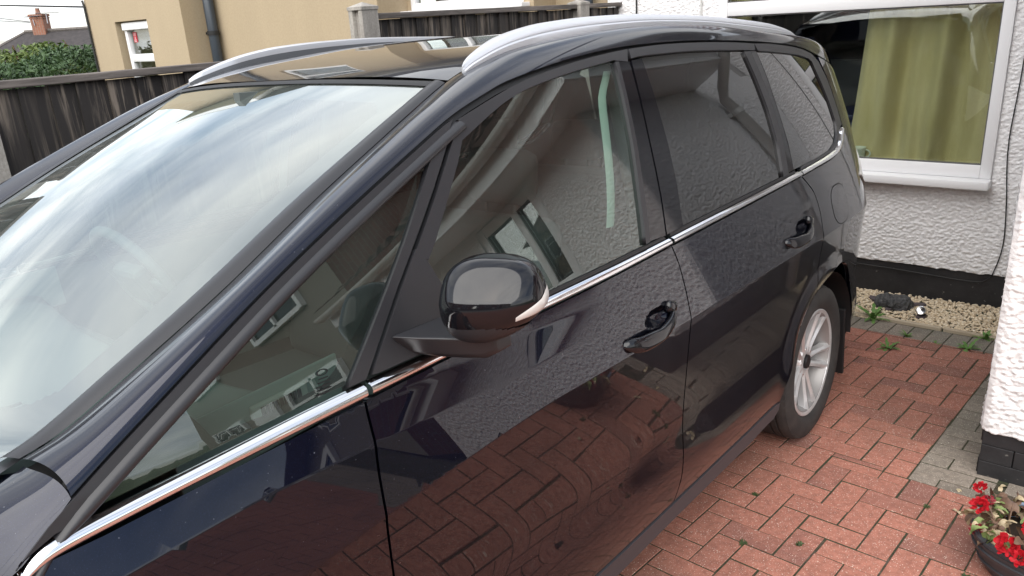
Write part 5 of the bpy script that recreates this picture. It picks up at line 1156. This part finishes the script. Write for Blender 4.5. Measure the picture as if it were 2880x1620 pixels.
# ---- wheels
def tyre_mesh():
    R_, W_ = .343, .118; prof = [(.231, -.085), (.240, -.100), (.266, -.116), (.295, -.118), (.318, -.113), (.333, -.102), (.340, -.088)]
    ys_ = [-.088, -.070, -.064, -.058, -.036, -.030, -.024, -.003, .003]
    prof2 = prof+[(.3425, -.075), (.343, -.066), (.335, -.064), (.335, -.058), (.3435, -.056), (.344, -.034), (.336, -.032), (.336, -.026), (.344, -.024), (.344, -.002)]
    full = prof2+[(r, -h) for r, h in prof2[::-1]]; return full
def wheel(x, s):
    wy = .925*s; t = empty('wheel', parent=car); Mx = Matrix.Translation((x, (.925-.118)*s, .342)) @ Matrix.Rotation(-math.pi/2*s, 4, 'X')   # local +Z points outwards
    m = MB(); m.lathe(tyre_mesh(), 72, Mx); 
    for k in range(60):   # tread blocks on both shoulders
        a = 2*math.pi*k/60
        for sg in (-1, 1):
            Rk = Matrix.Rotation(a, 4, 'Z'); c_ = Mx @ Rk @ Vector((.3405, 0, sg*.098)); vs_ = []
            for dr_ in (-.010, .0045):
                for dt in (-.0125, .0125):
                    for dz_ in (-.016, .012): vs_.append(Mx @ Rk @ Vector((.338+dr_-(.010 if dz_*sg > 0 else 0), dt, sg*.093+dz_)))
            m.add(vs_, [(0,1,3,2), (4,6,7,5), (0,4,5,1), (2,3,7,6), (0,2,6,4), (1,5,7,3)])
    o = m.build('tyre', M['tyre'], t, auto=45); recalc(o.data)
    rim = empty('rim', parent=t)
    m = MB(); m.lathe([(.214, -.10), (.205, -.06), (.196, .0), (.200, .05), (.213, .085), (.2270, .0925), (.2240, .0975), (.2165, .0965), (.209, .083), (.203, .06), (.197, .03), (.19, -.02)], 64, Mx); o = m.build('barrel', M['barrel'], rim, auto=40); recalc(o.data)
    m = MB(); m.lathe([(.2365, .093), (.2375, .100), (.2330, .1025), (.222, .0990), (.212, .083)], 64, Mx); o = m.build('flange', M['alloy'], rim, auto=40); recalc(o.data)
    m = MB(); m.lathe([(.0, .0), (.19, .0), (.195, -.05)], 40, Mx); m.lathe([(.0, .02), (.15, .02), (.152, .0)], 40, Mx); o = m.build('brake', M['dark_metal'], rim)
    # five pairs of slim spokes with a raised ridge
    m = MB()
    for k in range(5):
        for sd_ in (-1, 1):
            a = 2*math.pi*k/5+math.pi/2+.12; Rk = Matrix.Rotation(a, 4, 'Z'); st = np.linspace(0, 1, 9); P_ = []
            for u in st:
                r_ = .040+.176*u; off = sd_*(.014+.030*u); hw = .0155-.004*math.sin(math.pi*u)+.008*max(0, u-.8)/.2; z = .066+.028*u**1.5
                P_.append([(r_, off-hw, z-.032), (r_, off-hw, z-.003), (r_, off-.002, z+.006), (r_, off+.002, z+.006), (r_, off+hw, z-.003), (r_, off+hw, z-.032)])
            nn = 6; vs_ = [Mx @ Rk @ Vector(q) for p_ in P_ for q in p_]; m.add(vs_, [(i*nn+j, (i+1)*nn+j, (i+1)*nn+j+1, i*nn+j+1) for i in range(8) for j in range(nn-1)])
    o = m.build('spokes', M['alloy'], rim, auto=30); recalc(o.data)
    m = MB(); m.lathe([(.075, .030), (.074, .058), (.066, .069), (.040, .072), (.034, .064), (.0, .064)], 36, Mx); o = m.build('hub', M['alloy'], rim, auto=35); recalc(o.data)
    m = MB(); m.lathe([(.031, .062), (.031, .078), (.028, .081), (.0, .082)], 28, Mx); o = m.build('centre_cap', M['dark_metal'], rim, auto=40); recalc(o.data)
    for k in range(5):
        a = 2*math.pi*(k+.5)/5+math.pi/2+.18; m = MB(); m.lathe([(.012, .04), (.012, .066), (.009, .070), (.0, .070)], 6, Mx @ Matrix.Translation((.055*math.cos(a), .055*math.sin(a), 0))); m.build('wheel_bolt', M['chrome'], rim)
for x in (0., 2.85):
    for s in (1, -1): wheel(x, s)
# wheel-arch liners and mud flap
for x in (0., 2.85):
    for s in (1, -1):
        vs, fs = lattice(25, 3, lambda a, b_: (x-.03+(.43 if x < 1 else .40)*math.cos(math.pi*a), (.925-.30*b_)*s, .34+.395*math.sin(math.pi*a))); link('arch_liner', mesh_from('arch_liner', vs, fs, True), M['rubber'], car)
    if x == 0.:
        for s in (1, -1): m = MB(); m.box((-.43, .80*s, .30), (.02, .22, .34), rotm('Y', .10), .004); m.build('mud_flap', M['rubber'], car)
# ---- tail and nose
def tail(a, b_):      # a: 0 top .. 1 bottom
    u = b_*2-1; z = spl([(0, 1.70), (.15, 1.58), (.35, 1.35), (.55, 1.08), (.75, .78), (.9, .50), (1, .28)])(a); xe = spl([(0, -.62), (.15, -.68), (.35, -.80), (.55, -.93), (.75, -.965), (.9, -.965), (1, -.93)])(a); ye = float(S(float(xe), float(z))) if a > .08 else float(S(float(xe), float(z)))-.03
    return (float(xe)-.10*(1-abs(u)**3)-(.06*math.exp(-((float(z)-.5)/.2)**2)), ye*u, float(z))
vs, fs = lattice(30, 31, tail); me = mesh_from('tailgate', vs, fs, True); recalc(me); link('tailgate', me, M['paint'], car)
vs, fs = lattice(8, 25, lambda a, b_: (-.58-.12*a-.03*(1-(2*b_-1)**2), (.54-.03*a)*(b_*2-1), 1.700-.055*a*a-.016*(2*b_-1)**2)); me = mesh_from('tail_spoiler', vs, fs, True); recalc(me); o = link('tail_spoiler', me, M['paint'], car); sm = o.modifiers.new('solid', 'SOLIDIFY'); sm.thickness = .02
vs, fs = lattice(10, 25, lambda a, b_: (-.72-.14*a-.08*(1-(2*b_-1)**2)-.012, (.60+.06*a)*(b_*2-1), 1.56-.34*a)); link('rear_window', mesh_from('rear_window', vs, fs, True), M['tintglass'], car)
def nose(a, b_):
    u = b_*2-1; z = .82-.58*a; return (3.69+.20*(1-abs(u)**2.6)-.05*abs(a-.45)*2, .80*u, z)
vs, fs = lattice(16, 31, nose); me = mesh_from('front_bumper', vs, fs, True); recalc(me); link('front_bumper', me, M['paint'], car)
# ---- cabin
m = MB(); m.box((1.3, 0, .33), (4.0, 1.62, .06)); m.build('floor_pan', M['void'], car)
def dash(a, b_):
    u = b_*2-1; x = 2.99-.62*a; return (x-.10*abs(u)**3, .70*u, 1.062+.022*math.sin(math.pi*a)-.16*max(0, a-.82)/.18-.02*u*u+.035*math.exp(-((u+.52)/.22)**2)*sstep(.35, .7, a))
vs, fs = lattice(30, 41, dash); k = len(vs); me = mesh_from('dashboard', vs, fs, True); db = link('dashboard', me, M['cabin_grey'], car)
m = MB(); m.box((2.36, 0, .78), (.10, 1.40, .36), None, .03); m.build('fascia', M['cabin_grey'], db)
for s in (1, -1):
    m = MB()
    for j in range(14): m.box((2.80-.0-.006*abs(j-7)*.3, (.30+.024*j)*s, 1.092-.0007*j), (.055, .006, .004))
    m.box((2.80, .46*s, 1.0925), (.008, .34, .004)); m.build('demist_grille', M['void'], db)
    m = MB(); m.box((2.49, .703*s, 1.055), (.36, .008, .125), rotm('Y', .07), .003); m.build('dash_end', M['dash_lit'], db)  # lit area of the dash, given by a paler plate
    m = MB(); m.box((2.458, .712*s, 1.079), (.125, .010, .040), rotm('Y', .07), .004); sv = m.build('side_vent', M['cabin_light'], db)
    m = MB()
    for j in range(9): m.box((2.418+.010*j, .7185*s, 1.0815-.0007*j), (.0072, .004, .024), rotm('Y', .07))
    m.build('vent_slots', M['void'], sv)
m = MB(); Ms = Matrix.Translation((2.20, -.37, 1.10)) @ Matrix.Rotation(math.radians(-64), 4, 'Y'); n = 40
m.tube([Ms @ Vector((.185*math.cos(t), .185*math.sin(t), 0)) for t in np.linspace(0, 2*math.pi, 41)], .016, 10, False); sw = m.build('steering_wheel', M['cabin_grey'], car, True)
m = MB(); m.box((0, 0, -.01), (.13, .16, .05), None, .02); m.box((0, .11, 0), (.035, .12, .02), None, .006); m.box((0, -.11, 0), (.035, .12, .02), None, .006); m.box((-.11, 0, 0), (.12, .04, .02), None, .006); o = m.build('hub', M['cabin_grey'], sw); o.data.transform(Ms)
def seat(x, y):
    t = empty('seat', parent=car)
    m = MB(); m.box((x+.05, y, .56), (.50, .50, .16), None, .05); m.build('cushion', M['seat'], t, auto=60)
    m = MB(); m.box((x-.24, y, .92), (.14, .48, .62), rotm('Y', -.24), .05); m.build('backrest', M['seat'], t, auto=60)
    m = MB(); m.box((x-.35, y, 1.33), (.09, .26, .17), rotm('Y', -.15), .04); m.tube([(x-.32, y-.06, 1.15), (x-.345, y-.06, 1.28)], .008, 6); m.tube([(x-.32, y+.06, 1.15), (x-.345, y+.06, 1.28)], .008, 6); m.build('headrest', M['seat'], t, auto=60)
for x, y in ((1.72, .36), (1.72, -.36), (.78, .48), (.78, 0.), (.78, -.48)): seat(x, y)
vs, fs = lattice(30, 21, lambda a, b_: tuple(np.array(roof_pt(.03+a*.95, (b_*2-1)*.97))-np.array([0, 0, .035]))); link('headlining', mesh_from('headlining', vs, fs, True), M['cabin_light'], car)
for s in (1, -1):
    vs, fs = lattice(24, 3, lambda a, b_: (float(spl([(0, 1.405), (.5, 1.372), (.8, 1.335), (1, 1.25)])(a))+.040*(b_-.5)*1.0, (.78-.10*a*a+.006*math.sin(math.pi*b_))*s, float(spl([(0, 1.215), (.5, 1.42), (.8, 1.55), (1, 1.63)])(a)))); link('seat_belt', mesh_from('seat_belt', vs, fs, True), M['belt_pale'], car)
    m = MB(); m.tube([(1.20, .78*s, 1.10), (1.19, .72*s, 1.40), (1.17, .66*s, 1.62)], .04, 10); m.build('pillar_trim', M['cabin_grey'], car, True)
    m = MB(); m.tube([(2.78, .70*s, 1.10), (2.40, .655*s, 1.31), (1.92, .615*s, 1.56)], .028, 10); m.build('pillar_trim', M['cabin_light'], car, True)
    vs, fs = lattice(20, 4, lambda a, b_: (.30+2.0*a, (.80)*s, 1.10-.5*b_)); link('door_card', mesh_from('door_card', vs, fs), M['cabin_grey'], car)
m = MB(); m.box((1.95, .0, 1.56), (.05, .24, .07), None, .02); m.box((1.99, 0, 1.60), (.06, .03, .06)); m.build('rear_view_mirror', M['cabin_grey'], car)

# ================================================================== FLOWER TROUGH
PX, PY = .335, .955; PZ = gz(PX, PY)
tr = empty('flower_trough', loc=(PX, PY, PZ)); tag(tr, 'dark grey oval plastic trough with pale blue back rim at lower right', 'planter')
def oval(rx, ry, z, n=64): return [(rx*math.copysign(abs(math.cos(t))**.75, math.cos(t)), ry*math.copysign(abs(math.sin(t))**.8, math.sin(t)), z) for t in np.linspace(0, 2*math.pi, n+1)[:-1]]
def oval_loft(rows, mat, name, cap=True):
    vs = []; n = 64
    for r_ in rows: vs += oval(*r_)
    fs = [(i*n+j, i*n+(j+1) % n, (i+1)*n+(j+1) % n, (i+1)*n+j) for i in range(len(rows)-1) for j in range(n)]
    if cap: fs += [tuple(range(n))[::-1], ]
    me = mesh_from(name, vs, fs, True); recalc(me); me.set_sharp_from_angle(angle=math.radians(35)); return link(name, me, M[mat], tr)
oval_loft([(.160, .325, .0), (.172, .343, .035), (.181, .352, .037), (.184, .355, .047), (.180, .351, .049), (.188, .360, .085), (.199, .372, .087), (.203, .376, .101), (.198, .371, .104), (.202, .375, .122), (.196, .369, .126)], 'pot', 'body')
rm = oval_loft([(.196, .369, .127), (.206, .380, .129), (.205, .379, .138), (.188, .362, .139), (.180, .354, .095)], 'pot', 'rim', False); rm.data.materials.append(M['pot_rim'])
for p in rm.data.polygons:
    if p.center.x < -.03: p.material_index = 1
oval_loft([(.181, .355, .092), (.180, .354, .0925), (.10, .22, .100), (.01, .02, .102)], 'soil', 'soil', False)
bg_ = empty('begonia', loc=(PX, PY, PZ+.09)); tag(bg_, 'red flowering begonia with dried curled leaves in the trough', 'plant')
rp = random.Random(12)
def leaf(mat, base, az, el, L, W, curl, tw=0.):
    n = 7; d = Vector((math.cos(az), math.sin(az), 0)); sd_ = Vector((-d.y, d.x, 0)); up = Vector((0, 0, 1)); p = Vector(base); e = el; vs = []
    for i in range(n+1):
        t = i/n; wv = W*(math.sin(math.pi*min(1., .06+.92*t))**.75)*rp.uniform(.62, 1.2); nn = d*(-math.sin(e))+up*math.cos(e); a = tw*t; sv = sd_*math.cos(a)+nn*math.sin(a)
        c1_, c2_ = rp.uniform(.05, .45)*wv, rp.uniform(.05, .45)*wv; vs += [p-sv*wv/2+nn*c1_, p-sv*wv*.2+nn*c1_*.2, p+sv*wv*.2+nn*c2_*.2, p+sv*wv/2+nn*c2_]; p = p+(d*math.cos(e)+up*math.sin(e))*L/n; e -= curl/n*rp.uniform(.3, 1.8)
    fs = [(4*i+j, 4*i+j+1, 4*i+4+j+1, 4*i+4+j) for i in range(n) for j in range(3)]
    return link('leaf', mesh_from('leaf', vs, fs, True), M[mat], bg_)
for i in range(300):
    a = rp.uniform(0, 6.28) if i < 240 else rp.uniform(-2.4, -.7); rr = math.sqrt(rp.random()) if i < 240 else rp.uniform(.85, 1.06); bx_, by_ = .185*rr*math.cos(a), .355*rr*math.sin(a)
    mat = rp.choice(['dry_leaf', 'dry_leaf', 'green_leaf', 'green_leaf', 'brown_leaf', 'brown_leaf', 'brown_leaf', 'dry_leaf', 'pink_leaf' if rp.random() < .4 else 'brown_leaf'])
    leaf(mat, (bx_, by_, .03+.06*rp.random()+.03*(1-rr)), a+rp.uniform(-.9, .9), rp.uniform(-.5, .9), rp.uniform(.03, .075), rp.uniform(.016, .040), rp.uniform(.6, 3.2), rp.uniform(-1.8, 1.8))
def flower(p, r_, mat='petal', k=34):
    vs = []; fs = []; c_ = Vector(p); tilt = Vector((rp.uniform(.3, .9), rp.uniform(-.6, .3), .8)).normalized()
    for i in range(k):
        u = (i+.5)/k; th = i*2.39996; ph = math.acos(1-1.05*u); a_ = tilt.orthogonal().normalized(); b_ = tilt.cross(a_)
        d = (a_*math.cos(th)+b_*math.sin(th))*math.sin(ph)+tilt*math.cos(ph)*.75; d = (d+Vector((rp.uniform(-.2, .2), rp.uniform(-.2, .2), rp.uniform(-.2, .2)))).normalized(); o_ = (tilt+d*.5+Vector((rp.uniform(-.5, .5), rp.uniform(-.5, .5), rp.uniform(-.5, .5)))).normalized(); s_ = d.cross(o_).normalized(); w_ = r_*rp.uniform(.28, .50); L = r_*rp.uniform(.8, 1.12); q = len(vs); f_ = s_.cross(d)
        vs += [c_+d*L*.35-s_*w_*.3, c_+d*L*.35+s_*w_*.3, c_+d*L*.8+s_*w_*.6+f_*w_*.2, c_+d*L*.8-s_*w_*.6+f_*w_*.2, c_+d*L+s_*w_*.3+f_*w_*.5, c_+d*L-s_*w_*.3+f_*w_*.5]; fs += [(q, q+1, q+2, q+3), (q+3, q+2, q+4, q+5)]
    link('flower', mesh_from('flower', vs, fs), M[mat], bg_)
for (x, y, z, r_) in ((-.045, -.375, .130, .024), (.020, -.362, .105, .032), (.155, -.265, .080, .036), (.180, -.225, .065, .030), (.065, -.215, .100, .030), (-.05, .05, .13, .03), (.06, .16, .11, .032), (-.08, -.12, .12, .022), (.10, .28, .09, .028)): flower((x, y, z), r_)
for (x, y, z, r_) in ((-.02, -.345, .105, .022), (.075, -.355, .045, .024), (-.06, -.22, .15, .010), (.0, -.1, .11, .02)): flower((x, y, z), r_, 'petal_dark', 20)
m = MB()
for i in range(40):
    a = rp.uniform(0, 6.28); rr = rp.random(); x, y = .15*rr*math.cos(a), .33*rr*math.sin(a); m.tube([(x, y, .0), (x+rp.uniform(-.02, .02), y+rp.uniform(-.02, .02), .05), (x+rp.uniform(-.05, .05), y+rp.uniform(-.05, .05), .10+.03*rp.random())], [.004, .0035, .002], 5)
m.build('stems', M['brown_leaf'], bg_, True)
